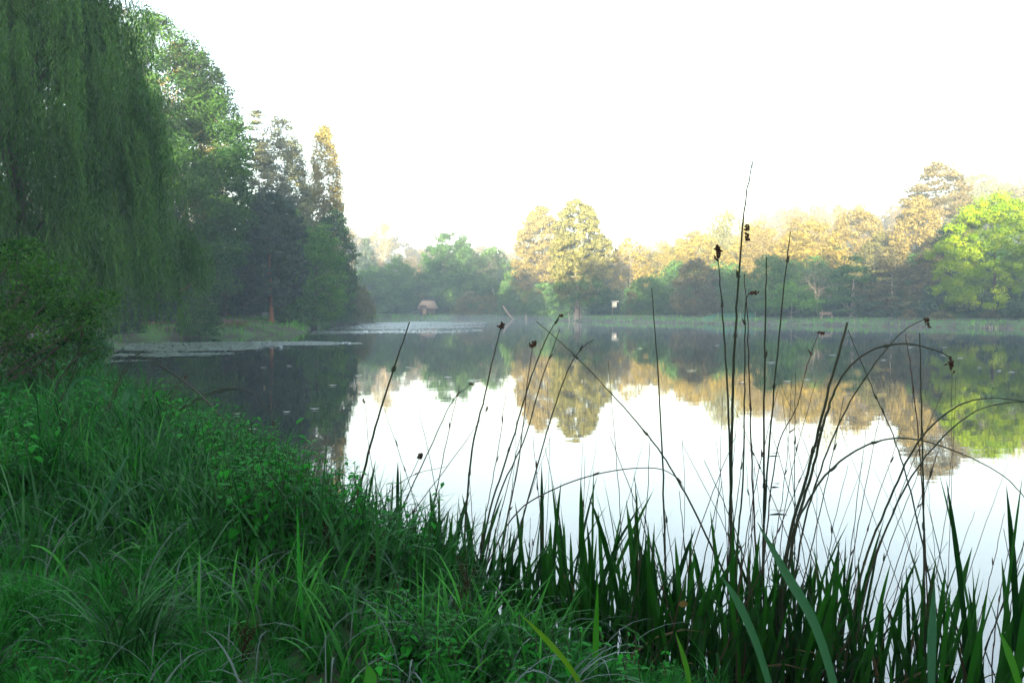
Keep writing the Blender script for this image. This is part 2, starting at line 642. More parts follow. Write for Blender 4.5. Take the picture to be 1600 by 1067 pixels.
def grow(mb, rng, p, d, L_, r, depth, tips, spread=0.55, up=0.12):
    """recursive bare branching"""
    n = 4
    pts = [p]
    for i in range(n):
        d = unit(d + rng.normal(size=3) * 0.10 + np.array((0, 0, up * 0.3)))
        pts.append(pts[-1] + d * L_ / n)
    mb.tube(pts, np.linspace(r, r * 0.62, n + 1), 6 if depth > 3 else 3, cap=False)
    if depth == 0:
        tips.append(pts[-1])
        return
    k = 3 if rng.random() < 0.45 else 2
    for i in range(k):
        dd = unit(d + rng.normal(size=3) * spread + np.array((0, 0, up)))
        grow(mb, rng, pts[-1], dd, L_ * (0.68 + 0.2 * rng.random()), r * 0.62 * (0.7 + 0.25 * rng.random()), depth - 1, tips, spread, up)
    if depth > 1:
        grow(mb, rng, pts[2], unit(d + rng.normal(size=3) * spread * 1.3), L_ * 0.6, r * 0.4, depth - 2, tips, spread, up)


def bare_tree(px, top, wpx, D, label, pal='orange', depth=6, leaves=3000, bark=None, spread=0.5, name='bare_tree', first=0.3, leafL=0.0022):
    rng = np.random.default_rng(int(px * 7 + top))
    X = (px - 800) / FPX * D
    g = gz(X, D)
    H = P(px, top, D)[2] - g
    R = wpx / 2 / FPX * D
    root = thing(name, (X, D, g), label, 'tree')
    mb, tips = MB(), []
    grow(mb, rng, np.array((0, 0, -0.2)), np.array((0, 0, 1.0)), H * first, 0.018 * H, depth, tips, spread)
    V = np.vstack(mb.V)
    s = H / V[:, 2].max()
    hx = np.percentile(np.hypot(V[:, 0], V[:, 1]), 97)
    sc = np.array((R / hx, R / hx, s))
    mb.V = [v * sc for v in mb.V]
    tips = np.array(tips) * sc
    mb.build('trunk', bark or BARK_PALE, root, True)
    if leaves:
        i = rng.integers(0, len(tips), leaves)
        c = tips[i] + rng.normal(size=(leaves, 3)) * 0.03 * H
        V, F = leaf_faces(c, unit(rng.normal(size=(leaves, 3))), D * leafL, D * leafL * 0.6, rng)
        A, B = PAL[pal]
        mesh_obj('crown', V, F, leaf_mat('leaves_' + pal, A, B), root, rng.random(leaves))
    return root


# --- left bank, near to far
tree('broad', 245, 18, 270, 62, 'forest', "tall dark broadleaf tree just behind the weeping willow", cover=3.6, leafk=0.0032, cap=90000, cr=0.17, clear=0.06)
tree('broad', 322, 80, 150, 66, 'mid', "tall leafy tree with light green top and ragged right edge, right of the willow", cover=2.8, leafk=0.0032, cap=60000, cr=0.17, hole=0.12, clear=0.1)
tree('broad', 195, 2, 150, 78, 'maroon', "reddish dark tree top showing above the tall green trees on the left", cover=3.0, cr=0.16)
tree('broad', 290, 60, 130, 80, 'yellow', "tree with sunlit yellow leaves showing over the left skyline", cover=2.6, cr=0.16)
tree('dome', 312, 450, 66, 56.5, 'forest', "low rounded evergreen bush at the foot of the left trees", name='evergreen_bush', cat='bush', cover=4.5, cr=0.13, clear=0.0, trunk=0.06, limbs=5)
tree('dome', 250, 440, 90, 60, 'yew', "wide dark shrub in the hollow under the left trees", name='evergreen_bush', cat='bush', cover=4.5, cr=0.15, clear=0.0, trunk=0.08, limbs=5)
tree('column', 352, 300, 62, 72, 'yew', "dark narrow yew beside the tall leafy left tree", name='yew_tree', cover=4, cr=0.22, clear=0.03)
tree('cone', 378, 345, 70, 80, 'yew', "dark pointed conifer half hidden left of the grey conifer", name='conifer_tree', cover=4, cr=0.2, clear=0.03)
tree('round', 424, 302, 106, 73, 'blue', "grey green rounded conifer with an orange trunk on the left bank", name='conifer_tree', cover=9, cr=0.13, clear=0.12, bark=BARK_RED, limbs=0, trunk=0.20, aspect=0.3, leafk=0.0045)
tree('cone', 405, 165, 84, 92, 'grey', "thin high conifer with sparse top and tiered arms on the left skyline", name='conifer_tree', cover=2.2, cr=0.26, hole=0.2, flat=0.3, clear=0.2, limbs=30, trunk=0.25, bark=BARK)
tree('broad', 440, 176, 92, 96, 'grey', "tall loose tree with sunlit rusty top left of the poplar", cover=2.8, cr=0.22, hole=0.1, clear=0.1, limbs=26)
tree('column', 463, 215, 60, 99, 'grey', "slim sparse tree pressed between the rusty topped tree and the poplar", cover=2.6, cr=0.26, hole=0.1, clear=0.1, limbs=20)
tree('broad', 508, 190, 62, 106, 'yellow', "slender columnar poplar with a bright yellow sunlit tip", name='poplar_tree', cover=4.5, cr=0.26, clear=0.05, flat=1.2)
tree('broad', 490, 345, 104, 84, 'fresh', "bright mid green tree leaning to the water on the left bank", cover=3.4, cr=0.2, clear=0.03, lean=(0.6, -0.6))
tree('broad', 455, 318, 80, 90, 'mid', "green tree filling the gap behind the grey conifer", cover=3.4, cr=0.2, clear=0.04)
tree('broad', 522, 320, 76, 104, 'forest', "dark tree ending the left bank row against the sky", cover=3.4, cr=0.2, clear=0.03)
tree('dome', 536, 405, 50, 106, 'maroon', "dull reddish green tree at the right end of the left bank", cover=3.4, cr=0.2, clear=0.0)
tree('dome', 553, 436, 74, 120, 'olive', "yellowish rounded willow bush at the tip of the left bank", name='willow_bush', cat='bush', cover=3.6, cr=0.2, clear=0.0, trunk=0.08, weep=True)
tree('dome', 340, 385, 120, 84, 'yew', "dark shaded thicket tree deep behind the left bank", cover=3.2, cr=0.18, clear=0.0)
tree('broad', 100, 60, 300, 70, 'forest', "large dark tree standing directly behind the willow curtain", cover=4.0, cr=0.18, clear=0.05)
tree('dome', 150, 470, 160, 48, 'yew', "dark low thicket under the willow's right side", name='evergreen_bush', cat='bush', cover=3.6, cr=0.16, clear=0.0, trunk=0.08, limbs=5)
tree('dome', 444, 452, 50, 76, 'forest', "small dark shrub just right of the orange trunk", name='evergreen_bush', cat='bush', cover=4, cr=0.2, clear=0.0, trunk=0.06, limbs=5)

# --- far end
tree('cone', 572, 372, 54, 205, 'blue', "hazy blue pointed conifer at the far left corner of the pond", name='conifer_tree', cover=4, cr=0.25, clear=0.0)
tree('dome', 584, 418, 84, 190, 'mid', "low hazy green tree in the far corner left of the cottage", cover=4, cr=0.22, clear=0.0)
tree('broad', 621, 399, 70, 192, 'forest', "round topped hazy tree immediately left of the cottage", cover=4, cr=0.22, clear=0.0)
tree('column', 656, 425, 26, 210, 'pale', "small pale grey green tree rising behind the cottage roof", cover=3, cr=0.3, clear=0.0)
tree('broad', 698, 358, 78, 196, 'forest', "dark cedar with stepped crown right of the cottage", name='cedar_tree', cover=4.5, cr=0.24, clear=0.06, flat=0.55)
tree('broad', 728, 385, 70, 193, 'mid', "mid green tree on the far bank just right of the dark cedar", cover=3.8, cr=0.22, clear=0.02)
tree('dome', 724, 363, 40, 215, 'forest', "small dark tree top poking up behind the green far trees", name='cedar_tree', cover=3, cr=0.3, clear=0.2)
tree('broad', 772, 384, 80, 190, 'mid', "far bank tree with a pale forked trunk showing through its leaves", cover=3.0, cr=0.22, clear=0.02, bark=BARK_WHITE, limbs=22)
tree('dome', 752, 452, 90, 187, 'olive', "olive bush overhanging the far water under the forked tree", name='waterside_bush', cat='bush', cover=4, cr=0.2, clear=0.0, trunk=0.1)
tree('dome', 806, 420, 72, 178, 'mid', "blue green bushy tree left of the tall pair on the far bank", cover=4, cr=0.2, clear=0.0)
tree('dome', 850, 442, 80, 168, 'mid', "spreading bush overhanging the water left of the big trunk", name='waterside_bush', cat='bush', cover=4, cr=0.2, clear=0.0, trunk=0.1)
tree('broad', 845, 320, 92, 176, 'orange', "tall orange tinted tree left of the big yellow green tree", cover=7, cr=0.15, clear=0.1)
tree('broad', 903, 308, 96, 143, 'pale', "big yellow green tree with a bare flared trunk at the far bank centre", cover=8, cr=0.15, clear=0.13, bark=BARK_PALE, trunk=0.62, cap=90000)
tree('dome', 905, 425, 92, 141.5, 'mid', "lower green spreading tree wrapped round the big bare trunk", cover=2.2, cr=0.2, z0=2.6, trunk=0.12, limbs=8)
tree('broad', 950, 408, 56, 172, 'yew', "dark tree between the big trunk and the round golden tree", cover=3.6, cr=0.22, clear=0.0)
tree('broad', 984, 370, 78, 168, 'gold', "round golden tree with fanned branches right of the big tree", cover=2.6, cr=0.2, clear=0.1, limbs=30, bark=BARK_WHITE)
tree('dome', 950, 452, 66, 158, 'forest', "dark hedge like bush behind the white notice board", name='evergreen_bush', cat='bush', cover=4, cr=0.2, clear=0.0, trunk=0.08)
tree('dome', 1012, 432, 76, 142, 'mid', "green bush right of the small bare tree on the far lawn", name='broadleaf_bush', cat='bush', cover=4, cr=0.2, clear=0.0, trunk=0.1)
bare_tree(979, 457, 26, 133, "small reddish bare tree on the lawn right of the notice board", pal='rust', depth=4, leaves=500, bark=BARK, name='small_bare_tree')
bare_tree(1048, 375, 84, 165, "pale bare branched tree behind the brown round tree", pal='yellow', depth=5, leaves=5000, bark=BARK_WHITE, name='sparse_tree')
tree('broad', 1045, 384, 96, 172, 'olive', "hazy yellow olive tree behind the far lawn right of the golden tree", cover=3.2, cr=0.18, clear=0.0)
tree('dome', 1086, 403, 84, 132, 'maroon', "rounded brownish purple tree on the far lawn edge", cover=3.8, cr=0.18, clear=0.02)
tree('broad', 1082, 357, 74, 190, 'orange', "domed sunlit brown tree top behind the brownish purple tree", cover=3.6, cr=0.18, clear=0.0)
tree('broad', 1092, 368, 116, 160, 'gold', "wide golden tree right behind the brownish purple tree", cover=3.4, cr=0.16, clear=0.0)
tree('broad', 1135, 320, 96, 182, 'pale', "tall pale birch with drooping sunlit twigs left of the tallest reed", name='birch_tree', cover=3.2, cr=0.22, hole=0.1, clear=0.1, weep=True, bark=BARK_WHITE)
tree('dome', 1156, 414, 54, 121, 'mid', "weeping green willow on the far bank behind the netting", name='willow_tree', cover=3.8, cr=0.24, clear=0.0, weep=True)
bare_tree(1212, 328, 100, 152, "tall sparse yellow tree above the green waterside tree", pal='orange', depth=6, leaves=7000, name='sparse_tree', bark=BARK_WHITE)
tree('broad', 1182, 345, 104, 158, 'gold', "golden tree standing behind the weeping green willow", cover=3.0, cr=0.16, clear=0.0)
tree('broad', 1205, 396, 84, 118, 'mid', "full green waterside tree right of the weeping willow", cover=3.6, cr=0.18, clear=0.0)
tree('dome', 1236, 442, 92, 112, 'fresh', "light green shrub with many bare stems at its foot by the water", name='multi_stemmed_shrub', cat='bush', cover=2.6, cr=0.2, z0=1.1, trunk=0.07, limbs=20, bark=BARK_PALE)
bare_tree(1306, 284, 118, 150, "large leafless pale tree standing highest against the white sky", pal='pale', depth=7, leaves=1500, bark=BARK_WHITE, spread=0.42)
tree('broad', 1268, 338, 120, 140, 'gold', "orange gold tree with arching pale limbs below the leafless tree", cover=2.8, cr=0.14, hole=0.05, clear=0.05, limbs=30, bark=BARK_WHITE)
tree('broad', 1336, 318, 110, 144, 'orange', "soft orange tree right of the leafless tree", cover=3.0, cr=0.15, clear=0.0)
tree('broad', 1378, 360, 96, 130, 'olive', "yellow olive tree between the soft orange tree and the pine", cover=3.2, cr=0.16, clear=0.0)
bare_tree(1275, 410, 80, 119, "dead grey tree with drooping tangled branches left of the dark firs", pal='brown', depth=6, leaves=800, bark=BARK_PALE, spread=0.8, name='dead_tree', first=0.22)
tree('cedar', 1333, 402, 92, 112, 'forest', "dark green broad tree over a thick pale stump left of the firs", cover=3.6, cr=0.2, clear=0.10, bark=BARK_PALE, trunk=0.45)
tree('cone', 1392, 385, 104, 108, 'brown', "brownish grey fir with a straight pale trunk over the lawn", name='fir_tree', cover=3.8, cr=0.2, clear=0.12, flat=0.3, bark=BARK_PALE, trunk=0.2)
tree('cone', 1452, 378, 92, 107, 'rust', "rust tinted fir with thin trunk between the brown fir and the yellow tree", name='fir_tree', cover=3.6, cr=0.2, clear=0.12, flat=0.3, bark=BARK_PALE, trunk=0.15)
tree('broad', 1428, 302, 84, 124, 'orange', "tall ivy clad orange tree at the left foot of the pine crown", cover=3.8, cr=0.16, clear=0.0, trunk=0.3)
tree('broad', 1464, 250, 104, 130, 'rust', "high irregular pine with tiered sunlit branches on the right skyline", name='pine_tree', cover=4.2, cr=0.2, hole=0.1, clear=0.3, flat=0.45, bark=BARK_PALE)
tree('column', 1480, 340, 60, 112, 'yew', "dark shaded tree squeezed behind the yellow tree's left edge", cover=3.6, cr=0.22, clear=0.0)
tree('dome', 1552, 300, 176, 97, 'lime', "large bright yellow green maple at the right edge", name='maple_tree', cover=5.0, hole=0.08, cr=0.12, clear=0.09, cap=95000, trunk=0.3)
tree('dome', 1462, 450, 80, 106, 'forest', "low dark shrub under the rust tinted fir", name='evergreen_bush', cat='bush', cover=3.6, cr=0.2, clear=0.0, trunk=0.07)
tree('dome', 1530, 466, 120, 100, 'forest', "dark hedge bank below the yellow green maple", name='hedge', cat='hedge', cover=4, cr=0.16, clear=0.0, trunk=0.07)
tree('dome', 1605, 462, 90, 98, 'mid', "green shrub under the maple at the right frame edge", name='broadleaf_bush', cat='bush', cover=4, cr=0.18, clear=0.0, trunk=0.07)
tree('broad', 1530, 272, 120, 205, 'olive', "hazy rounded tree top on the hill above the maple", cover=3.4, cr=0.16, clear=0.0)
tree('broad', 1602, 276, 110, 200, 'orange', "hazy orange tree on the hill at the far right edge", cover=3.4, cr=0.16, clear=0.0)
tree('cone', 1622, 290, 50, 170, 'forest', "dark conifer edge just in view right above the maple", name='conifer_tree', cover=3.4, cr=0.22, clear=0.0)
for (px, top, w, D, lab) in [(1418, 484, 26, 98.5, "pinkish brown dry shrub on the lawn edge, the left of two"),
                             (1471, 485, 36, 97.0, "buff dry shrub on the lawn edge, the right of two")]:
    tree('dome', px, top, w, D, 'rust' if px < 1440 else 'olive', lab, name='dry_shrub', cat='bush', cover=2.4, cr=0.3, clear=0.0, trunk=0.03, limbs=12)
tree('dome', 1548, 487, 34, 95, 'olive', "small yellowish shrub in front of the hedge under the maple", name='small_shrub', cat='bush', cover=2.4, cr=0.3, clear=0.0, trunk=0.03, limbs=10)
tree('dome', 368, 500, 40, 62, 'olive', "small yellow green waterside shrub on the left bank lawn", name='small_shrub', cat='bush', cover=2.4, cr=0.3, clear=0.0, trunk=0.03, limbs=10, lean=(0.3, 0))

# --- weeping willow
rng = np.random.default_rng(77)
wx, wy = -17.2, 27.5
wg = gz(wx, wy)
willow = thing("willow_tree", (wx, wy, wg), "huge weeping willow hanging long curtains of narrow leaves over the left bank", "tree")
mb = MB()
tp = smooth_line([(0, 0, -0.3), (0.1, 0, 1.5), (0.3, -0.1, 4), (0.2, 0.2, 7.5), (0.5, 0.1, 12.5)], 5)
mb.tube(tp, np.linspace(0.42, 0.10, len(tp)), 10)
lm = MB()
nb = 420
th = rng.random(nb) * 2 * math.pi
k = rng.random(nb)
# boughs end on a dome: wide low down, narrow at the top
bz = 3.2 + 12.3 * k ** 0.95
br = 6.3 * np.clip(1 - ((bz - 3.2) / 12.6) ** 1.5, 0, 1) ** 0.6 * (0.25 + 0.75 * np.sqrt(rng.random(nb))) * np.where(rng.random(nb) < 0.12, 1.16, 1.0) * (0.85 + 0.3 * vnoise(th * 1.5, bz * 0.35, 4))
B = np.stack([br * np.cos(th), br * np.sin(th), bz], -1)
for i in range(0, nb, 9):
    z0 = min(bz[i] * 0.55 + 1.0, 11)
    b = np.array([0.3, 0, z0])
    mid = (b + B[i]) / 2 + np.array((0, 0, 1.2))
    L3 = smooth_line([b, mid, B[i]], 5)
    mb.tube(L3, np.linspace(0.07, 0.010, len(L3)), 5)
Cs, As, Ts, Ns = [], [], [], []
for i in range(nb):
    ns = int(rng.integers(12, 27))
    tt = rng.random()
    for q in range(ns):
        s0 = B[i] + rng.normal(size=3) * np.array((0.22, 0.22, 0.28))
        st_ = rng.random()
        Ls = min(rng.uniform(1.0, 3.4) * (1.6 if i % 5 == 0 else 1.0), s0[2] - rng.uniform(-0.1, 1.2))
        if s0[0] > 4.0:
            Ls = min(Ls, s0[2] - rng.uniform(2.0, 3.2))
        if Ls < 0.4:
            continue
        n = int(Ls / 0.062)
        u = np.linspace(0, 1, n)
        outd = np.array((math.cos(th[i]), math.sin(th[i])))
        sway = 0.35 * (1 - np.exp(-3 * u)) * rng.uniform(0.2, 2.2)
        wig = rng.normal(size=2) * 0.10
        c = np.stack([s0[0] + outd[0] * sway + wig[0] * np.sin(u * 4), s0[1] + outd[1] * sway + wig[1] * np.sin(u * 4), s0[2] - Ls * u], -1)
        c += rng.normal(size=c.shape) * 0.035
        Cs.append(c)
        As.append(np.stack([rng.normal(size=n) * 0.35, rng.normal(size=n) * 0.35, -np.ones(n)], -1))
        Ts.append(np.clip(tt * 0.55 + rng.random(n) * 0.2 + 0.3 * st_, 0, 1))
c = np.vstack(Cs)
a = np.vstack(As)
nr = unit(rng.normal(size=c.shape) * np.array((1, 1, 0.4)))
V, F = leaf_faces(c, nr, 0.20 * (0.7 + 0.6 * rng.random(len(c))), 0.036, rng, a)
WIL = leaf_mat("willow_leaves", (0.008, 0.045, 0.007), (0.110, 0.260, 0.055), 0.35, gloss=0.3, rough=0.45)
mb.build('trunk', BARK, willow, True)
mesh_obj('crown', V, F, WIL, willow, np.concatenate(Ts))

# --- near shrub on the left
PAL['shrub'] = ((0.007, 0.042, 0.008), (0.070, 0.200, 0.028))
tree('round', -30, 362, 330, 12.5, 'shrub', "near leafy shrub with small rounded leaves at the left frame edge", name='leafy_shrub', cat='bush',
     cover=1.5, cr=0.24, hole=0.1, trunk=0.05, limbs=50, leafk=0.0052, z0=0.35, flat=0.5, aspect=0.55)
tree('round', 78, 452, 150, 13.5, 'shrub', "lower outlying spray of the leafy shrub beneath the willow curtain", name='leafy_shrub', cat='bush',
     cover=1.5, cr=0.3, hole=0.05, trunk=0.03, limbs=24, leafk=0.0050, z0=0.3, flat=0.5, aspect=0.55)


# --- masses nobody could count
def mass(name, label, pts, radii, heights, pal, cat, leafk=0.0034, per=500, dref=None, seed=1):
    rng = np.random.default_rng(seed)
    Vs, Fs, Ts, n0 = [], [], [], 0
    for (x, y), R, H in zip(pts, radii, heights):
        g = gz(x, y)
        D = dref or max(20.0, math.hypot(x, y))
        lf = leafk * D
        nl = int(np.clip(per * (R * H) / (lf * lf * 16), 150, 2600))
        nc = 14
        cc = crown_clumps(rng, 'dome', H * 0.05, H * 0.92, R, nc)
        nc = len(cc)
        idx = rng.integers(0, nc, nl)
        d = unit(rng.normal(size=(nl, 3)))
        off = d * (0.36 * R * (0.6 + 0.5 * rng.random(nl)))[:, None]
        off[:, 2] *= 0.75
        c = cc[idx] + off
        c[:, 2] = np.maximum(c[:, 2], 0.1)
        c += np.array((x, y, g))
        L_ = lf * (0.7 + 0.6 * rng.random(nl))
        V, F = leaf_faces(c, unit(d + rng.normal(size=(nl, 3)) * 0.5), L_, L_ * 0.6, rng)
        Vs.append(V)
        Fs.append(F + n0)
        n0 += len(V)
        t0 = rng.random()
        ct = rng.random(nc)
        Ts.append(np.clip(0.45 * t0 + 0.3 * ct[idx] + 0.25 * rng.random(nl), 0, 1))
    A, B_ = PAL[pal]
    o = mesh_obj(name, np.vstack(Vs), np.vstack(Fs), leaf_mat('leaves_' + pal, A, B_), None, np.concatenate(Ts))
    return tag(o, label, cat, kind='stuff')


rs = np.random.default_rng(5)


def scatter(n, x0, x1, y0, y1, d0, d1, cond=None):
    x = rs.uniform(x0, x1, n)
    y = rs.uniform(y0, y1, n)
    d = shore_dist(x, y)
    ok = (d > d0) & (d < d1) & (np.abs(x) < 0.72 * y + 8)
    if cond is not None:
        ok &= cond(x, y)
    return np.stack([x[ok], y[ok]], -1)


pts = scatter(1500, -50, 95, 46, 215, 7, 20, lambda x, y: ~((x > 6) & (x < 40) & (shore_dist(x, y) < 13)))
pts = pts[:260]
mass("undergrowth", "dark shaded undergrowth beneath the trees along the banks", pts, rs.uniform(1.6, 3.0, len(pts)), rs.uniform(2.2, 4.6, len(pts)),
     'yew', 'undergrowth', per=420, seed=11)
pts = scatter(1600, -90, 150, 80, 260, 22, 60)[:230]
mass("wood", "continuous dark wood behind the first row of trees", pts, rs.uniform(3.5, 5.5, len(pts)), rs.uniform(7, 12.5, len(pts)), 'forest', 'wood', per=420, leafk=0.0040, seed=12)
pts = scatter(3000, -170, 260, 190, 350, 55, 220)[:330]
mass("distant_wood", "pale autumn wood covering the hill beyond the pond", pts, rs.uniform(4.5, 7.0, len(pts)), rs.uniform(8, 13, len(pts)), 'hill', 'wood', per=330, leafk=0.0040, seed=13)
# the wooded ridge behind the photographer, which keeps the low sun off the near side of the pond
q = []
for s_ in np.arange(-190, 190, 9.0):
    for t_ in (-52, -62, -72):
        ss, tt = s_ + rs.uniform(-4, 4), t_ + rs.uniform(-4, 4)
        cx, sx = math.cos(math.pi - SUN_AZ), math.sin(math.pi - SUN_AZ)
        q.append((-tt * SX + ss * cx, -tt * SY + ss * sx))
q = [(-a_, b_) if False else (a_, b_) for a_, b_ in q]
mass("ridge_wood", "wood along the ridge behind the photographer", q, rs.uniform(4.5, 6.5, len(q)), rs.uniform(7.5, 12.0, len(q)), 'forest', 'wood', per=260, dref=150, seed=14)

# bare hillside trees that stand out on the far hill
bare_tree(603, 343, 44, 290, "pale bare tree standing above the hillside wood at the left", pal='orange', depth=5, leaves=1600, bark=BARK_WHITE, name='hillside_tree')
bare_tree(960, 388, 30, 260, "faint bare tree on the skyline between the big tree and the golden tree", pal='orange', depth=5, leaves=900, bark=BARK_WHITE, name='hillside_tree')


# ------------------------------------------------------------------ blades
def blades(p, az, L_, w, th0, th1, rng, seg=5, twist=0.5, shape='grass'):
    n = len(p)
    s = np.linspace(0, 1, seg + 1)
    ang = th0[:, None] + th1[:, None] * s[None, :] ** 1.5
    ds = L_[:, None] / seg
    hx = np.cumsum(np.concatenate([np.zeros((n, 1)), np.sin((ang[:, 1:] + ang[:, :-1]) / 2) * ds], 1), 1)
    hz = np.cumsum(np.concatenate([np.zeros((n, 1)), np.cos((ang[:, 1:] + ang[:, :-1]) / 2) * ds], 1), 1)
    dx, dy = np.cos(az), np.sin(az)
    c = np.stack([p[:, 0:1] + hx * dx[:, None], p[:, 1:2] + hx * dy[:, None], p[:, 2:3] + hz], -1)
    tw = az + math.pi / 2 + rng.uniform(-twist, twist, n)
    wd = np.stack([np.cos(tw), np.sin(tw), rng.uniform(-0.2, 0.2, n)], -1)
    if shape == 'grass':
        prof = np.clip(0.55 + 0.9 * s, 0, 1) * (1 - s ** 2.2)
    else:
        prof = np.clip(0.7 + 0.7 * s, 0, 1) * np.clip((1 - s) * 4.5, 0, 1) ** 0.75
    prof = prof.copy()
    prof[-1] = 0.02
    hw = (w[:, None] * prof[None, :] * 0.5)[:, :, None] * wd[:, None, :]
    V = np.stack([c - hw, c + hw], 2)            # n, seg+1, 2, 3
    V = V.reshape(-1, 3)
    base = (np.arange(n) * (seg + 1) * 2)[:, None] + (np.arange(seg) * 2)[None, :]
    F = np.stack([base, base + 1, base + 3, base + 2], -1).reshape(-1, 4)
    return V, F, seg


def add_blades(acc, p, az, L_, w, th0, th1, tint, rng, seg=5, twist=0.5, shape='grass'):
    V, F, sg = blades(p, az, L_, w, th0, th1, rng, seg, twist, shape)
    acc[0].append(V)
    acc[1].append(F + acc[3])
    acc[2].append(np.repeat(tint, sg))
    acc[3] += len(V)


def acc_new():
    return [[], [], [], 0]


def acc_obj(acc, name, mat, parent=None, loc=(0, 0, 0)):
    return mesh_obj(name, np.vstack(acc[0]), np.vstack(acc[1]), mat, parent, np.concatenate(acc[2]), False, loc)


GRASS = leaf_mat("grass_blades", (0.002, 0.024, 0.003), (0.030, 0.260, 0.024), 0.35, gloss=0.28, rough=0.38)
SEDGE = leaf_mat("sedge_blades", (0.004, 0.040, 0.007), (0.040, 0.190, 0.035), 0.25, gloss=0.6, rough=0.35)
FLAG = leaf_mat("flag_blades", (0.003, 0.030, 0.003), (0.022, 0.140, 0.010), 0.45, gloss=0.25, rough=0.4)
NETTLE = leaf_mat("nettle_leaves", (0.004, 0.090, 0.006), (0.030, 0.340, 0.020), 0.35, gloss=0.3, rough=0.45)
DRY = leaf_mat("dry_seed", (0.045, 0.030, 0.018), (0.130, 0.100, 0.050), 0.15)

rg = np.random.default_rng(21)
# near grass, all of it one mass
acc = acc_new()
n = 80000
D = 2.3 * (17 / 2.3) ** (rg.random(n) ** 0.95)
X = rg.uniform(-0.74, 0.30, n) * D - 0.1
d = shore_dist(X, D)
ok = (d > 0.02) & ((vnoise(X * 1.9, D * 1.9, 37) > 0.36) | (rg.random(n) < 0.18) | ((D < 5.2) & (X < -0.55 * D + 1.15)))
D, X, d = D[ok], X[ok], d[ok]
# tufts: pull blades towards a jittered lattice of tuft centres
cs = 0.16
tx, ty = np.floor(X / cs), np.floor(D / cs)
jx, jy = vnoise(tx * 7.3 + 0.5, ty * 3.1 + 0.5, 31), vnoise(tx * 5.9 + 0.5, ty * 4.7 + 0.5, 32)
pull = 0.55
cxn, cyn = (tx + jx) * cs, (ty + jy) * cs
X2, D2 = X * (1 - pull) + cxn * pull, D * (1 - pull) + cyn * pull
tuft = vnoise(tx * 3.3 + 0.5, ty * 6.1 + 0.5, 33)
big = vnoise(X2 * 0.9, D2 * 0.9, 34)
lawn = (D2 < 5.2) & (X2 < -0.55 * D2 + 1.15)                       # short lush grass in the lower left
tall = sstep((D2 - 4.6) / 2.0)
L_ = np.where(lawn, 0.16 + 0.18 * tuft, 0.20 + 0.28 * tuft + 0.28 * tall * (0.5 + big))
L_ *= rg.uniform(0.6, 1.2, len(X2))
L_ *= 1 - 0.25 * sstep((D2 - 11) / 5)
L_ *= 0.40 + 1.2 * vnoise(X2 * 1.6, D2 * 1.6, 36)
pxx = 800 + FPX * X2 / D2
L_ *= np.where((pxx > 360) & (pxx < 700) & (D2 > 4.2) & (D2 < 6.8), 0.38, 1.0)
L_ *= np.where((pxx > 360) & (pxx < 1000) & (D2 < 4.2), 0.8, 1.0)
w = rg.uniform(0.005, 0.013, len(X2)) * (1 + 0.5 * tall) * (1 + 0.09 * np.clip(D2 - 5, 0, 12))
az = rg.random(len(X2)) * 2 * math.pi
lean_az = vnoise(tx * 1.7, ty * 1.3, 35) * 6.28 * 1.5
m_ = rg.random(len(X2)) < 0.5
az = np.where(m_, lean_az + rg.normal(size=len(X2)) * 0.5, az)
p = np.stack([X2, D2, ground(X2, D2) - 0.02], -1)
tint = np.clip(0.55 * tuft + 0.22 * lawn + 0.5 * rg.random(len(X2)) ** 2 - 0.08, 0, 1)
add_blades(acc, p, az, L_, w, rg.uniform(0.0, 0.5, len(X2)), rg.uniform(0.5, 2.2, len(X2)), tint, rg, 5)
o = acc_obj(acc, "grass", GRASS)
tag(o, "dense long grass covering the near bank", "grass", kind='stuff')
print("grass blades", len(X2))

# pale withered blades arching out of the green
acc = acc_new()
n = 1100
D = 2.6 * (9 / 2.6) ** rg.random(n)
X = rg.uniform(-0.72, 0.12, n) * D
ok = (shore_dist(X, D) > 0.05) & (vnoise(X * 2.2, D * 2.2, 71) + 0.4 * rg.random(n) > 0.62)
X, D = X[ok], D[ok]
m = len(X)
p = np.stack([X, D, ground(X, D) - 0.02], -1)
add_blades(acc, p, rg.normal(size=m) * 1.0 + np.where(rg.random(m) < 0.25, 3.1, 0.0), rg.uniform(0.25, 0.65, m), rg.uniform(0.006, 0.013, m), rg.uniform(0.0, 0.6, m), rg.uniform(1.2, 2.8, m),
           rg.random(m), rg, 8)
o = acc_obj(acc, "withered_grass", leaf_mat("withered_blades", (0.040, 0.085, 0.050), (0.130, 0.170, 0.150), 0.2, gloss=0.6))
tag(o, "grey lilac withered blades arching over the green grass", "grass", kind='stuff')

# broad fresh blades mixed through the bank growth
acc = acc_new()
n = 9000
D = 3.0 * (15 / 3.0) ** rg.random(n)
X = rg.uniform(-0.72, 0.15, n) * D
cl = vnoise(X * 1.5, D * 1.5, 73)
ok = (shore_dist(X, D) > 0.05) & (cl + 0.22 * rg.random(n) > 0.66) & ~((D < 5.0) & (X < -0.55 * D + 1.0) & (rg.random(n) < 0.7))
X, D, cl = X[ok], D[ok], cl[ok]
m = len(X)
p = np.stack([X, D, ground(X, D) - 0.02], -1)
add_blades(acc, p, rg.random(m) * 6.28, rg.uniform(0.30, 0.85, m) * (0.7 + 0.3 * sstep((D - 4) / 2)), rg.uniform(0.010, 0.022, m) * (1 + 0.04 * D), rg.uniform(0.0, 0.5, m), rg.uniform(0.3, 2.2, m),
           rg.random(m), rg, 7)
o = acc_obj(acc, "coarse_grass", leaf_mat("fresh_blades", (0.010, 0.080, 0.008), (0.060, 0.330, 0.030), 0.35, gloss=0.4))
tag(o, "broad bright green blades in loose clumps through the bank grass", "grass", kind='stuff')

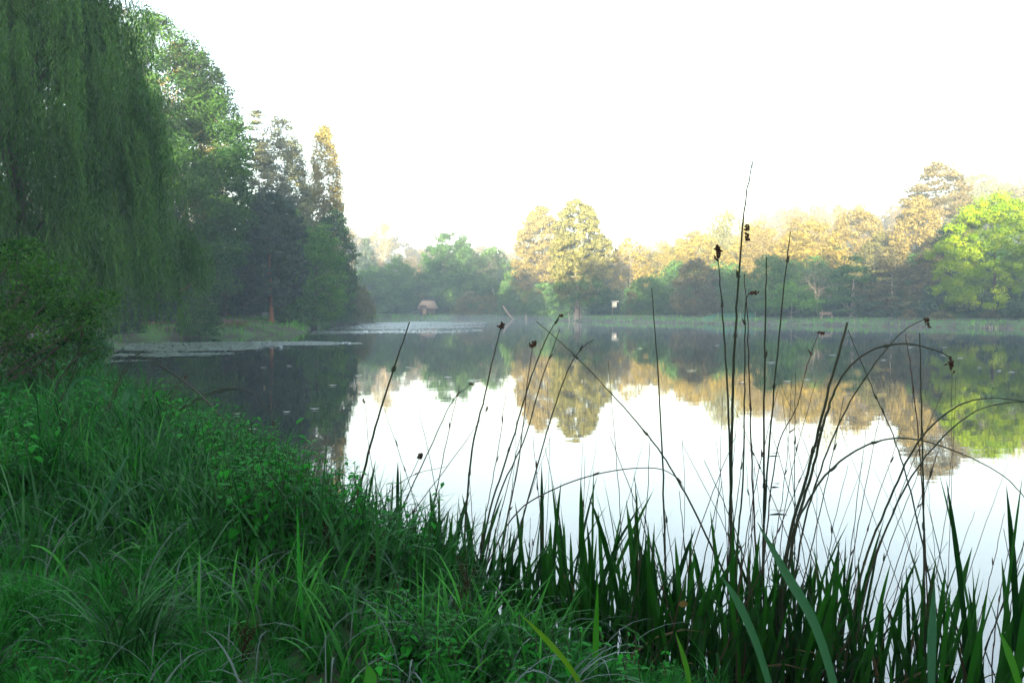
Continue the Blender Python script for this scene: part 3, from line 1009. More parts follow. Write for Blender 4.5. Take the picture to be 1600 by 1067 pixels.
# coarser sedge along the water's edge on the left
acc = acc_new()
n = 9000
i = rg.integers(0, 9, n)
k = rg.random(n)
a0, a1 = SHORE[4 + i], SHORE[5 + i]
q = a0 + (a1 - a0) * k[:, None]
X = q[:, 0] - rg.gamma(1.5, 0.5, n) - 0.05
D = q[:, 1] + rg.uniform(-0.2, 0.4, n)
keep = (shore_dist(X, D) > -0.25) & (X > -0.72 * D)
X, D = X[keep], D[keep]
cl = vnoise(X * 1.6, D * 1.6, 41)
keep = cl + rg.random(len(X)) * 0.5 > 0.45
X, D, cl = X[keep], D[keep], cl[keep]
m = len(X)
p = np.stack([X, D, ground(X, D) - 0.03], -1)
add_blades(acc, p, rg.random(m) * 6.28, rg.uniform(0.4, 0.95, m), rg.uniform(0.010, 0.020, m) * (1 + 0.05 * D), rg.uniform(0, 0.35, m), rg.uniform(0.1, 2.0, m),
           np.clip(cl * 0.6 + 0.4 * rg.random(m), 0, 1), rg, 6)
tag(acc_obj(acc, "sedge", SEDGE), "broad bladed sedge fringing the near shore on the left", "sedge", kind='stuff')

# grass on the far banks
acc = acc_new()
n = 60000
X = rg.uniform(-34, 75, n)
D = rg.uniform(46, 190, n)
d = shore_dist(X, D)
ok = (d > -0.1) & (d < 7) & (np.abs(X) < 0.7 * D) & (rg.random(n) < np.clip(1.2 - d / 7, 0.25, 1))
X, D, d = X[ok], D[ok], d[ok]
m = len(X)
cl = vnoise(X * 0.5, D * 0.5, 44)
PALB = leaf_mat("bank_grass_blades", (0.035, 0.170, 0.015), (0.140, 0.360, 0.040), 0.25)
p = np.stack([X, D, ground(X, D) - 0.05], -1)
hh = np.where(d < 1.0, 0.65, 0.3) * (0.5 + cl)
add_blades(acc, p, rg.random(m) * 6.28, hh * rg.uniform(0.6, 1.3, m), 0.0016 * D * rg.uniform(0.7, 1.6, m), rg.uniform(0, 0.4, m), rg.uniform(0.2, 1.4, m),
           np.clip(cl * 0.6 + 0.4 * rg.random(m), 0, 1), rg, 3)
tag(acc_obj(acc, "bank_grass", PALB), "rough green grass edging the far and left banks", "grass", kind='stuff')

# stones and exposed mud edging the far shore
mb = MB()
for i in range(500):
    k = rg.integers(29, 46)
    a0, a1 = SHORE[k % len(SHORE)], SHORE[(k + 1) % len(SHORE)]
    q = a0 + (a1 - a0) * rg.random()
    r = rg.uniform(0.06, 0.22)
    x, y = q[0] + rg.normal() * 0.25, q[1] + rg.normal() * 0.25
    mb.box((x, y, 0.03 + r * 0.3), (r * 2, r * 1.6, r), rg.random() * 3, 0.6)
tag(mb.build("shore_stones", rough_mat("shore_stone", (0.05, 0.04, 0.03), (0.15, 0.12, 0.09), 2)), "low stones and mud clods along the far waterline", "stones", kind='stuff')


# ------------------------------------------------------------------ flag leaf clumps and bulrush stems at the water's edge
def flag_clump(x, y, n, top, label, group="flag leaf clumps along the water's edge", wid=1.0, lean=0.0, spread=0.13, mat=None):
    rng = np.random.default_rng(int(abs(x) * 991 + y * 577 + n))
    g = gz(x, y)
    base_z = max(g, -0.30)
    root = thing("flag_clump", (x, y, base_z), label, "reeds", group)
    acc = acc_new()
    p = np.stack([rng.normal(size=n) * spread * 1.3, rng.normal(size=n) * spread, np.full(n, -0.03)], -1)
    L_ = (top - base_z) * np.where(rng.random(n) < 0.2, rng.uniform(0.98, 1.18, n), np.clip(rng.normal(size=n) * 0.2 + 0.76, 0.3, 1.06))
    az = rng.random(n) * 6.28
    th0 = np.abs(rng.normal(size=n)) * 0.21
    th1 = np.where(rng.random(n) < 0.10, rng.uniform(0.8, 2.2, n), rng.uniform(0, 0.45, n))
    if lean:
        az = np.where(rng.random(n) < 0.6, 0.0 if lean > 0 else math.pi, az)
        th0 = th0 + abs(lean) * rng.random(n)
    w = rng.uniform(0.016, 0.034, n) * wid
    h = n // 2
    for sl in (slice(0, h), slice(h, n)):
        add_blades(acc, p[sl], az[sl], L_[sl], w[sl], th0[sl], th1[sl], rng.random(sl.stop - sl.start), rng, 8, 0.9, 'flag')
    acc_obj(acc, "leaves", mat or FLAG, root)
    ns = max(2, n // 5)
    a2 = acc_new()
    p = np.stack([rng.normal(size=ns) * spread, rng.normal(size=ns) * spread, np.full(ns, -0.03)], -1)
    add_blades(a2, p, rng.random(ns) * 6.28, (top - base_z) * rng.uniform(0.25, 0.85, ns), rng.uniform(0.012, 0.024, ns), rng.uniform(0.1, 0.5, ns), rng.uniform(0.2, 1.6, ns),
               rng.random(ns), rng, 5, 0.9, 'flag')
    d_ = acc_obj(a2, "dead_leaves", DRY, root)
    d_['label'] = "withered brown leaves at the foot of the clump"
    return root


FL = "dark green sword shaped leaves crowded at the water's edge"
# (photo x, depth, leaf-top row, leaves)
clumps = [(690, 4.9, 770, 16), (722, 5.0, 800, 14), (752, 4.7, 830, 16), (785, 4.9, 850, 16), (815, 4.6, 850, 16), (850, 4.7, 830, 14), (878, 4.5, 745, 12),
          (905, 4.4, 850, 18), (935, 4.5, 830, 16), (962, 4.4, 800, 14), (990, 4.3, 760, 13), (1015, 4.3, 860, 16), (1045, 4.4, 880, 14), (1078, 4.25, 830, 16),
          (1105, 4.4, 850, 16), (1135, 4.3, 830, 18), (1160, 4.35, 860, 18), (1190, 4.2, 850, 18), (1215, 4.35, 860, 18), (1245, 4.2, 870, 16), (1272, 4.3, 860, 14),
          (1305, 4.25, 805, 13), (1328, 4.2, 850, 15), (1358, 4.15, 900, 12), (1395, 4.2, 880, 14), (1425, 4.1, 905, 13), (1450, 4.15, 920, 13), (1478, 4.1, 890, 12),
          (1500, 4.05, 935, 11), (1535, 4.1, 880, 13), (1560, 4.0, 930, 12), (1592, 4.0, 745, 14), (1620, 4.0, 850, 14),
          (560, 6.3, 735, 15), (590, 6.2, 775, 14), (618, 5.9, 780, 14), (648, 5.6, 790, 14), (665, 5.3, 775, 12), (528, 6.7, 745, 14), (500, 7.2, 740, 14), (470, 7.6, 735, 13),
          (440, 8.0, 722, 12), (405, 8.6, 700, 13)]
special = {878: "flag leaf clump with two tall blades crossing in a wide V against the white water",
           990: "clump of pointed flag leaves rising highest between the crossed blades and the thick bulrushes",
           1305: "clump whose broad leaf stands tallest just right of the dark leaning bulrush bundle",
           1592: "very tall flag leaf clump at the right frame edge",
           405: "farthest flag leaf clump, leftmost on the near shore beside the dark reflection"}
for px, D, top, nn in clumps:
    x = (px - 800) / FPX * D
    zt = P(px, top, D)[2]
    flag_clump(x, D, int(nn * (1.95 if px < 1300 else 1.3)), zt, special.get(px, FL), None if px in special else "flag leaf clumps along the water's edge", 1.0 if px > 660 else 0.95)


# single broad leaves that stand out
def broad_leaf(pts, w, mat, label, name="reed_leaf", tint=0.6):
    """one long strap leaf through world points"""
    p = smooth_line(pts, 6)
    n = len(p)
    s = np.linspace(0, 1, n)
    T = unit(np.gradient(p, axis=0))
    side = unit(np.cross(T, np.array((0, 1.0, 0.15))))
    prof = np.clip(0.7 + s * 0.6, 0, 1) * np.clip((1 - s) * 2.4, 0.01, 1) ** 0.8
    nrm = np.cross(side, T)
    mid = p + nrm * (w * 0.12)
    V = np.concatenate([p - side * (w / 2 * prof)[:, None], mid, p + side * (w / 2 * prof)[:, None]])
    F = [(k * n + i, k * n + i + 1, (k + 1) * n + i + 1, (k + 1) * n + i) for k in range(2) for i in range(n - 1)]
    loc = p[0]
    o = mesh_obj(name, V, np.array(F), mat, None, np.full(len(F), tint), True, loc)
    return tag(o, label, "leaf")


PALE = leaf_mat("glaucous_leaf", (0.022, 0.105, 0.040), (0.050, 0.170, 0.065), 0.25, gloss=0.5, rough=0.4)
LIMEL = leaf_mat("fresh_leaf", (0.030, 0.200, 0.010), (0.110, 0.260, 0.012), 0.4, gloss=0.3)
broad_leaf([P(1315, 1110, 3.2), P(1275, 980, 3.3), P(1225, 890, 3.4), P(1183, 815, 3.5)], 0.042, PALE, "broad blue green strap leaf leaning left in front of the thick bulrushes")
broad_leaf([P(1212, 1100, 3.2), P(1180, 1000, 3.25), P(1150, 935, 3.3), P(1126, 898, 3.35)], 0.034, PALE, "shorter pale strap leaf leaning left below the thick bulrushes")
broad_leaf([P(920, 1090, 2.9), P(885, 1035, 2.9), P(845, 990, 2.95), P(812, 958, 3.0)], 0.022, LIMEL, "yellow green leaf slanting up to the left in the bottom centre", tint=0.9)
broad_leaf([P(930, 1070, 3.3), P(931, 1000, 3.35), P(934, 905, 3.4)], 0.026, LIMEL, "upright bright green blade with pointed tip right of the bottom centre", tint=0.1)
broad_leaf([P(1085, 1110, 3.0), P(1072, 1040, 3.05), P(1055, 985, 3.1)], 0.020, LIMEL, "bright leaf curving left beneath the yellow fallen leaf", tint=0.3)
broad_leaf([P(1602, 1100, 3.0), P(1580, 1030, 3.05), P(1562, 985, 3.1)], 0.030, LIMEL, "fresh green leaf poking up in the bottom right corner", tint=0.2)
broad_leaf([P(577, 1090, 2.7), P(578, 1060, 2.75), P(572, 1036, 2.8)], 0.05, LIMEL, "stubby vivid green leaf tip at the bottom edge left of centre", tint=0.1)
broad_leaf([P(1455, 1100, 3.1), P(1456, 1000, 3.2), P(1460, 905, 3.3)], 0.040, PALE, "upright grey green strap leaf right of the bulrush bundle", tint=0.1)
broad_leaf([P(475, 1000, 3.6), P(468, 900, 3.7), P(464, 780, 3.8)], 0.020, GRASS, "single tall upright grass blade left of the nettles", name="tall_grass", tint=0.9)
broad_leaf([P(190, 700, 8.8), P(193, 640, 8.9), P(200, 612, 9.0), P(212, 622, 9.0), P(216, 690, 8.9)], 0.09, PALE, "broad pale leaf folded over at its top beside the dark water", tint=0.5)
broad_leaf([P(262, 720, 8.3), P(253, 660, 8.4), P(244, 618, 8.4)], 0.06, GRASS, "upright light green blade right of the folded leaf", tint=0.0)
broad_leaf([P(100, 640, 9.5), P(115, 598, 9.6), P(145, 592, 9.6), P(165, 620, 9.5), P(174, 650, 9.4)], 0.045, PALE, "arching light green leaf under the willow curtain", tint=0.1)
broad_leaf([P(150, 830, 4.9), P(165, 790, 5.0), P(185, 740, 5.0), P(205, 700, 5.1)], 0.030, PALE, "pale leaf reaching up right above the short grass", tint=0.3)

STEM = rough_mat("bulrush_stem", (0.022, 0.035, 0.018), (0.050, 0.050, 0.026), 3, rough=0.5, stretch=(1, 1, 0.4))
STEM_RED = rough_mat("dry_stem", (0.050, 0.026, 0.020), (0.085, 0.048, 0.034), 3, rough=0.6, stretch=(1, 1, 0.4))
HEAD = rough_mat("seed_head", (0.035, 0.018, 0.012), (0.090, 0.045, 0.028), 40, rough=0.9)


def seed_head(c, dirv, L_, r, parent, loc, seed):
    """drooping cluster of small brown spikelets"""
    rng = np.random.default_rng(seed)
    mb = MB()
    dirv = unit(np.asarray(dirv, float))
    r = r * 0.75
    for i in range(26):
        k = rng.random()
        b = np.asarray(c) + dirv * L_ * k + rng.normal(size=3) * r * 0.45
        dd = unit(dirv * 0.7 + rng.normal(size=3) * 0.6)
        l = r * rng.uniform(0.7, 1.4)
        q = np.array([b - dd * l * 0.6, b - dd * l * 0.2, b + dd * l * 0.3, b + dd * l * 0.8])
        mb.tube(q, np.array((0.15, 0.36, 0.32, 0.05)) * r, 5)
    mb.V = [v - np.asarray(loc) for v in mb.V]
    return mb.build("seed_head", HEAD, parent, True)


def stem(px_pts, D0, D1, r, label, head=None, mat=None, group=None, r1=0.35, name="bulrush_stem", extend=True, seed=0):
    n = len(px_pts)
    Ds = np.linspace(D0, D1, n)
    w = [P(a, b, dd) for (a, b), dd in zip(px_pts, Ds)]
    if extend and w[0][2] > -0.1:
        dv = w[0] - w[1]
        dv = dv / max(1e-6, -dv[2]) if dv[2] < -1e-3 else np.array((0, 0, -1.0))
        dv = np.array((np.clip(dv[0], -0.4, 0.4), np.clip(dv[1], -0.4, 0.4), -1))
        zb = max(gz(w[0][0], w[0][1]), -0.25) - 0.04
        if w[0][2] > zb:
            w = [w[0] + dv * (w[0][2] - zb)] + w
    p = smooth_line(w, 7)
    kr = np.random.default_rng(int(abs(p[-1][0]) * 1e4) + n)
    p[2:-1] += kr.normal(size=(len(p) - 3, 3)) * np.array((0.0016, 0.0016, 0.0))
    loc = p[0].copy()
    root = thing(name, loc, label, "bulrush", group)
    mb = MB()
    mb.tube(p - loc, 1.25 * r * np.linspace(1, r1, len(p)), 6)
    if r > 0.003 and len(p) > 12:          # a papery bract or two hugging the stem
        for q in kr.integers(5, len(p) - 3, 2):
            t3 = unit(p[q + 1] - p[q])
            e3 = unit(t3 + kr.normal(size=3) * 0.25)
            mb.tube(np.array([p[q], p[q] + e3 * 0.02, p[q] + e3 * 0.045]) - loc, (r * 1.5, r * 1.2, 0.0004), 4)
    mb.build("stem", mat or STEM, root, True)
    if head:
        dpx, dpy, Lh, rh = head
        e = p[-1]
        dirv = P(px_pts[-1][0] + dpx, px_pts[-1][1] + dpy, D1) - P(*px_pts[-1], D1)
        seed_head(e, dirv, Lh, rh, root, loc, int(abs(e[0]) * 1000) + seed)
    return root


stem([(1143, 1055), (1142, 900), (1143, 700), (1147, 560), (1153, 450), (1163, 330), (1176, 252)], 4.5, 4.5, 0.0085, "tallest bulrush stem, thick and dark, its tip bent in the white sky", r1=0.32)
stem([(1176, 254), (1174, 285), (1170, 330), (1167, 352)], 4.5, 4.48, 0.0016, "thin broken end with a brown seed head dangling from the tallest stem", head=(0, 25, 0.085, 0.020), extend=False, name="broken_stem_tip", mat=STEM_RED)
stem([(1144, 1050), (1142, 800), (1136, 600), (1128, 480), (1122, 405)], 4.55, 4.55, 0.0065, "bulrush stem left of the tallest one with an upright seed head", head=(-1, -18, 0.07, 0.022))
stem([(1146, 1050), (1150, 880), (1160, 760), (1163, 640), (1164, 540), (1165, 475), (1170, 459)], 4.5, 4.45, 0.0055, "short bulrush right of the tallest stem with its head nodding right", head=(14, -2, 0.05, 0.014))
stem([(1190, 1050), (1178, 800), (1172, 640), (1169, 520), (1163, 428)], 4.6, 4.6, 0.005, "slim plain stem crossing behind the nodding head", mat=STEM_RED)
stem([(1192, 1050), (1193, 850), (1194, 650), (1196, 500), (1198, 402)], 4.5, 4.5, 0.0075, "straight plain stem midway between the tallest bulrush and the right slanting one", head=None)
stem([(1185, 1050), (1192, 850), (1205, 660), (1222, 480), (1235, 362)], 4.45, 4.5, 0.0065, "long straight stem slanting right to a fine point below the pale sky")
stem([(1180, 1060), (1195, 860), (1215, 700), (1243, 640), (1262, 570), (1279, 520)], 4.5, 4.7, 0.004, "thin stem with a small dark nodding head before the far bank", head=(8, 0, 0.035, 0.012), mat=STEM_RED)
stem([(1205, 1040), (1232, 850), (1262, 740), (1292, 620), (1324, 504)], 4.3, 4.4, 0.0095, "thickest dark stem, cut off blunt, slanting right", r1=0.55)
stem([(1212, 1045), (1238, 850), (1268, 740), (1290, 650), (1318, 585), (1360, 548), (1410, 537), (1455, 545), (1485, 558)], 4.3, 4.25, 0.0075, "bulrush arching over to the right with a hanging head", head=(1, 26, 0.085, 0.018))
stem([(1222, 1045), (1250, 850), (1282, 735), (1322, 640), (1370, 565), (1412, 517), (1446, 498)], 4.35, 4.3, 0.0055, "curving stem whose dark head hangs over the far lawn", head=(5, 12, 0.045, 0.016))
stem([(1480, 1050), (1452, 900), (1423, 770), (1395, 680), (1360, 600), (1325, 515)], 4.2, 4.5, 0.0050, "long stem slanting up left across the arching bulrush")
stem([(1042, 1050), (1040, 900), (1035, 720), (1027, 560), (1018, 450)], 4.6, 4.7, 0.0060, "lone stem slanting slightly left in front of the low lawn, right of centre")
stem([(1446, 1040), (1444, 880), (1441, 700), (1439, 600), (1437, 520)], 4.2, 4.2, 0.0060, "upright stem inside the arches at the right")
stem([(1453, 1045), (1447, 880), (1438, 720), (1426, 600), (1415, 522)], 4.25, 4.3, 0.0045, "thin stem leaning left beside the upright one inside the arches", mat=STEM_RED)
stem([(1215, 1040), (1232, 860), (1270, 770), (1320, 715), (1380, 687), (1440, 688), (1510, 712), (1570, 745), (1612, 790)], 4.2, 4.1, 0.0060, "low wide arching stem crossing the bright water at the right", r1=0.3)
stem([(1318, 1050), (1345, 900), (1390, 780), (1435, 690), (1490, 638), (1545, 622), (1610, 628)], 4.1, 4.05, 0.0060, "upper of two stems arching out past the right frame edge")
stem([(1330, 1050), (1358, 900), (1410, 770), (1462, 695), (1520, 645), (1570, 630), (1612, 628)], 4.1, 4.05, 0.0050, "lower of two stems arching out past the right frame edge")
stem([(1190, 1050), (1152, 940), (1110, 850), (1065, 760), (1020, 690), (955, 615), (895, 552), (838, 502)], 4.4, 4.9, 0.0062, "long dark stem slanting far up to the left across the centre", r1=0.3)
stem([(555, 800), (575, 710), (604, 610), (640, 503)], 6.2, 6.0, 0.0105, "single straight stem slanting right, left of centre before the lily pads", r1=0.35)
stem([(722, 900), (735, 720), (757, 620), (772, 555), (782, 512)], 5.0, 5.0, 0.0065, "stem with a small ragged head standing just left of centre", head=(2, -6, 0.03, 0.018))
stem([(735, 960), (765, 800), (800, 690), (830, 590), (856, 525), (874, 494)], 4.9, 4.9, 0.0060, "stem with a tiny head ending at the far waterline near the centre", head=(5, -2, 0.02, 0.012))
stem([(745, 960), (775, 790), (818, 690), (846, 595), (875, 514)], 4.9, 4.9, 0.0055, "plain stem slanting beside the one with the tiny head")
stem([(770, 960), (805, 850), (835, 745), (862, 650), (890, 572), (912, 542), (928, 531)], 4.8, 4.8, 0.0050, "centre stem bending right at its tip")
stem([(775, 950), (790, 830), (811, 715), (824, 600), (832, 542)], 4.8, 4.8, 0.0045, "thin stem with a ragged head pointing up between the slanting centre stems", head=(3, -6, 0.03, 0.022), mat=STEM_RED)
stem([(735, 930), (760, 800), (780, 690), (795, 582)], 4.9, 4.9, 0.0035, "fine reddish stem left of the ragged headed centre stem", mat=STEM_RED)
stem([(640, 840), (600, 790), (580, 720), (570, 630)], 5.9, 5.9, 0.0035, "thin stem with a small head in front of the dark reflection's edge", head=(-2, -4, 0.03, 0.012), mat=STEM_RED)
stem([(600, 860), (630, 790), (672, 700), (705, 630), (735, 600)], 5.6, 5.6, 0.0050, "curving stem with a speck of a head over the reflected hill", head=(3, 0, 0.02, 0.012))
stem([(665, 880), (680, 780), (700, 680), (718, 602)], 5.3, 5.3, 0.0040, "fine straight stem right of the curving speck headed stem", mat=STEM_RED)
stem([(610, 850), (660, 780), (720, 700), (760, 642)], 5.5, 5.3, 0.0035, "very thin low stem tipped with a dark curled bract", head=(2, -6, 0.03, 0.011), mat=STEM_RED)
stem([(585, 860), (620, 790), (655, 715)], 5.6, 5.6, 0.0045, "short stem with a spiky seed cluster above the nettles", head=(2, -3, 0.03, 0.022))
stem([(740, 930), (800, 810), (870, 762), (950, 737), (1020, 731), (1055, 744), (1070, 765)], 4.8, 4.5, 0.0045, "long flat arching stem low across the centre", mat=STEM_RED)
stem([(545, 880), (590, 790), (640, 745), (700, 728)], 5.9, 5.7, 0.0035, "thin arching stem left of centre close above the nettles", mat=STEM_RED)
stem([(978, 1000), (972, 850), (962, 700), (950, 562)], 4.6, 4.7, 0.0030, "hair thin stem left of the lone centre right stem", mat=STEM_RED)
stem([(393, 735), (372, 690), (335, 640), (290, 598), (235, 562), (200, 556)], 8.2, 8.6, 0.014, "thick dark stem arching down from the left to the near shore", r1=0.3)
stem([(240, 690), (270, 650), (310, 622), (350, 608), (390, 612), (415, 636), (427, 658)], 8.8, 8.4, 0.010, "upper arching stem with a hanging head before the dark reflection", head=(0, 12, 0.07, 0.02), r1=0.3)
stem([(238, 700), (268, 655), (305, 628), (345, 612), (372, 608)], 8.8, 8.6, 0.010, "lower parallel arching stem before the dark reflection", r1=0.3)
stem([(242, 680), (258, 640), (272, 610), (288, 592)], 9.0, 9.0, 0.009, "short leaning stem with a head at the left before the dark water", head=(2, -3, 0.05, 0.02))
stem([(230, 690), (250, 640), (275, 600), (300, 572)], 9.0, 9.0, 0.008, "short bare leaning stem at the left before the dark water")
stem([(75, 640), (95, 590), (120, 560), (150, 545), (178, 545)], 9.8, 9.8, 0.010, "dark stem curving right beneath the willow")
stem([(82, 650), (108, 600), (122, 560), (128, 525)], 9.8, 9.8, 0.010, "dark upright stem beneath the willow", head=(0, -4, 0.05, 0.02))
stem([(172, 660), (185, 600), (200, 565), (225, 548)], 9.5, 9.5, 0.009, "dark stem curving away from the willow toward the lily pads")

THIN = "thin bare bulrush stem, one of many rising from the flag leaves"
rr = np.random.default_rng(99)
for i in range(104):
    if i < 70:
        px = rr.uniform(960, 1610)
        D = rr.uniform(4.0, 4.7)
    elif i < 90:
        px = rr.uniform(690, 960)
        D = rr.uniform(4.6, 5.0)
    else:
        px = rr.uniform(130, 260)
        D = rr.uniform(8.6, 9.8)
    b = (px, 1040) if D < 5.5 else (px, 680)
    if D < 5.5:
        top = rr.choice([rr.uniform(560, 700), rr.uniform(680, 860)])
        lean = rr.normal() * 0.22 + 0.05
        bend = rr.normal() * 0.10
    else:
        top = rr.uniform(545, 620)
        lean = rr.uniform(0.0, 0.5)
        bend = 0.1
    h = b[1] - top
    q = [(px + h * (lean * k + bend * k * k), b[1] - h * k) for k in (0, 0.33, 0.66, 1.0)]
    stem(q, D, D + rr.normal() * 0.1, rr.uniform(0.0020, 0.0045) * (1 if D < 5.5 else 1.8), THIN, mat=STEM if rr.random() < 0.5 else STEM_RED, group="thin bulrush stems among the flag leaves", r1=0.3)

# nettles and other leafy weeds on the bank
rn = np.random.default_rng(55)
Vn, Fn, Tn, n0 = [], [], [], 0
sm = MB()


def leafy(x, y, H, nl, lw, spread):
    global n0
    g = gz(x, y)
    lx, ly = rn.normal(size=2) * 0.15 * H
    zs = np.linspace(0, H, 5)
    st_ = np.stack([x + lx * (zs / H) ** 1.5, y + ly * (zs / H) ** 1.5, g + zs], -1)
    sm.tube(st_, np.linspace(0.004, 0.002, 5), 4, cap=False)
    k = np.repeat(np.linspace(0.25, 1.0, nl), 2)
    m = len(k)
    c0 = np.stack([np.interp(k * H, zs, st_[:, 0]), np.interp(k * H, zs, st_[:, 1]), g + k * H], -1)
    az = np.arange(m) * math.pi + np.repeat(np.arange(nl) * 1.57, 2) + rn.normal(size=m) * 0.3
    l = lw * (1.15 - 0.75 * k) * rn.uniform(0.8, 1.2, m)
    el = rn.uniform(-0.5, 0.3, m)
    a = np.stack([np.cos(az) * np.cos(el), np.sin(az) * np.cos(el), np.sin(el)], -1)
    nr = unit(np.array((0, 0, 1.0)) - a * a[:, 2:3] + rn.normal(size=(m, 3)) * 0.15)
    b = np.cross(nr, a)
    # six-cornered pointed leaf, folded on its midrib
    sag = np.array((0, 0, -1.0))
    tip = c0 + a * l[:, None] + sag * (l * 0.25)[:, None]
    m1 = c0 + a * (l * 0.35)[:, None]
    m2 = c0 + a * (l * 0.7)[:, None] + sag * (l * 0.08)[:, None]
    w1, w2 = (l * 0.30)[:, None] * b, (l * 0.20)[:, None] * b
    up = nr * (l * 0.06)[:, None]
    Vv = np.stack([c0, m1 - w1 + up, m2 - w2 + up, tip, m2 + w2 + up, m1 + w1 + up, m1, m2], 1).reshape(-1, 3)
    base = (np.arange(m) * 8)[:, None]
    for f in ((0, 6, 1, 1), (6, 7, 2, 1), (7, 3, 2, 2), (0, 5, 6, 6), (6, 5, 4, 7), (7, 4, 3, 3)):
        pass
    q4 = np.concatenate([base + np.array((6, 7, 2, 1)), base + np.array((6, 5, 4, 7))])
    q4b = np.concatenate([base + np.array((0, 5, 6, 1)), base + np.array((7, 4, 3, 2))])
    Vn.append(Vv)
    Fn.append(np.vstack([q4, q4b]) + n0)
    Tn.append(np.tile(np.clip(rn.random(m) * 0.5 + 0.5 * rn.random(), 0, 1), 4))
    n0 += len(Vv)


for i in range(520):
    D = rn.uniform(4.6, 6.6)
    px = rn.uniform(360, 690) - (D - 4.6) * 25
    x = (px - 800) / FPX * D
    if shore_dist(x, D)[0] < 0.08:
        continue
    leafy(x, D, rn.uniform(0.40, 0.72) * (0.65 + 0.7 * float(vnoise(x * 2.5, D * 2.5, 83))) * (1 - 0.25 * sstep((px - 600) / 90)), int(rn.integers(7, 12)), rn.uniform(0.075, 0.13), 0.1)
for i in range(170):
    D = rn.uniform(3.0, 4.0)
    px = rn.uniform(560, 1060)
    x = (px - 800) / FPX * D
    if shore_dist(x, D)[0] < 0.05:
        continue
    leafy(x, D, rn.uniform(0.10, 0.28), int(rn.integers(4, 7)), rn.uniform(0.05, 0.09), 0.1)
for i in range(420):
    D = rn.uniform(5.6, 12)
    px = rn.uniform(0, 420)
    x = (px - 800) / FPX * D
    if shore_dist(x, D)[0] < 0.1 or vnoise(x * 1.1, D * 1.1, 81) < 0.5:
        continue
    leafy(x, D, rn.uniform(0.45, 0.85), int(rn.integers(6, 10)), rn.uniform(0.09, 0.17), 0.1)
for i in range(60):
    D = rn.uniform(2.7, 3.6)
    px = rn.uniform(0, 330)
    x = (px - 800) / FPX * D
    leafy(x, D, rn.uniform(0.06, 0.16), int(rn.integers(3, 5)), rn.uniform(0.05, 0.09), 0.1)
nt_ = mesh_obj("nettles", np.vstack(Vn), np.vstack(Fn), NETTLE, None, np.concatenate(Tn))
tag(nt_, "bright green nettles and leafy weeds over the near bank", "nettles", kind='stuff')
sm.build("stalks", rough_mat("weed_stalk", (0.03, 0.06, 0.02), (0.06, 0.09, 0.03), 5), nt_)

# dry brown seeding dock stalks
def dock(px, py, D, top, label, lean=0.0, n=220):
    rng = np.random.default_rng(px + top)
    x = (px - 800) / FPX * D
    g = gz(x, D)
    H = P(px, top, D)[2] - g
    root = thing("dock_plant", (x, D, g), label, "weed")
    mb = MB()
    cc = []
    for j in range(7):
        az = rng.random() * 6.28
        z0 = H * (0.25 + 0.07 * j)
        l = H * rng.uniform(0.25, 0.5) * (1 - 0.06 * j)
        a = np.array((math.cos(az) * 0.5 + lean, math.sin(az) * 0.5, 1.0))
        q = np.array([(lean * z0, 0, z0), *(np.array((lean * z0, 0, z0)) + unit(a) * l * k for k in (0.5, 1.0))])
        mb.tube(q, (0.0022, 0.0018, 0.001), 4)
        k = rng.random(n // 7)
        cc.append(q[0] + (q[2] - q[0]) * k[:, None] + rng.normal(size=(len(k), 3)) * 0.007)
    mb.tube([(0, 0, -0.03), (lean * H * 0.5, 0, H * 0.5), (lean * H, 0, H)], (0.004, 0.003, 0.0015), 5)
    c = np.vstack(cc)
    V, F = leaf_faces(c, unit(rng.normal(size=c.shape)), 0.011, 0.008, rng)
    mb.add(V, F)
    mb.build("seeding_stalk", DRY, root)


dock(500, 950, 4.5, 790, "brown seeding dock stalk standing in the nettles", 0.1)
dock(545, 950, 4.4, 830, "brown seeding dock leaning right across the nettles", 0.5)
dock(735, 990, 3.9, 850, "tall pale brown seed stalk right of the nettles by the flag leaves", -0.05)
dock(712, 1010, 3.8, 900, "shorter pale brown seed stalk right of the nettles", 0.05)
dock(365, 1080, 3.3, 960, "brown seed stalk near the bottom edge between the grass tufts", 0.15)
dock(95, 720, 8.0, 610, "rusty brown stalk cluster on the left under the willow", 0.0)
dock(110, 720, 7.6, 632, "shorter rusty brown stalk in front of the cluster under the willow", 0.1)


# grass tufts that stand out
def tuft(px, D, top, n, w, label, lean=0.5, mat=None, droop=1.6):
    rng = np.random.default_rng(px * 3 + n)
    x = (px - 800) / FPX * D
    g = gz(x, D)
    H = P(px, top, D)[2] - g
    root = thing("grass_tuft", (x, D, g), label, "grass tuft")
    acc = acc_new()
    p = np.stack([rng.normal(size=n) * 0.05, rng.normal(size=n) * 0.05, np.full(n, -0.02)], -1)
    az = np.where(rng.random(n) < 0.55, rng.normal(size=n) * 0.5, rng.random(n) * 6.28)
    add_blades(acc, p, az, H * rng.uniform(0.7, 1.5, n), rng.uniform(0.6, 1.2, n) * w, rng.uniform(0, 0.3, n), rng.uniform(0.5, 1.3, n) * droop, rng.random(n), rng, 9)
    acc_obj(acc, "blades", mat or SEDGE, root)


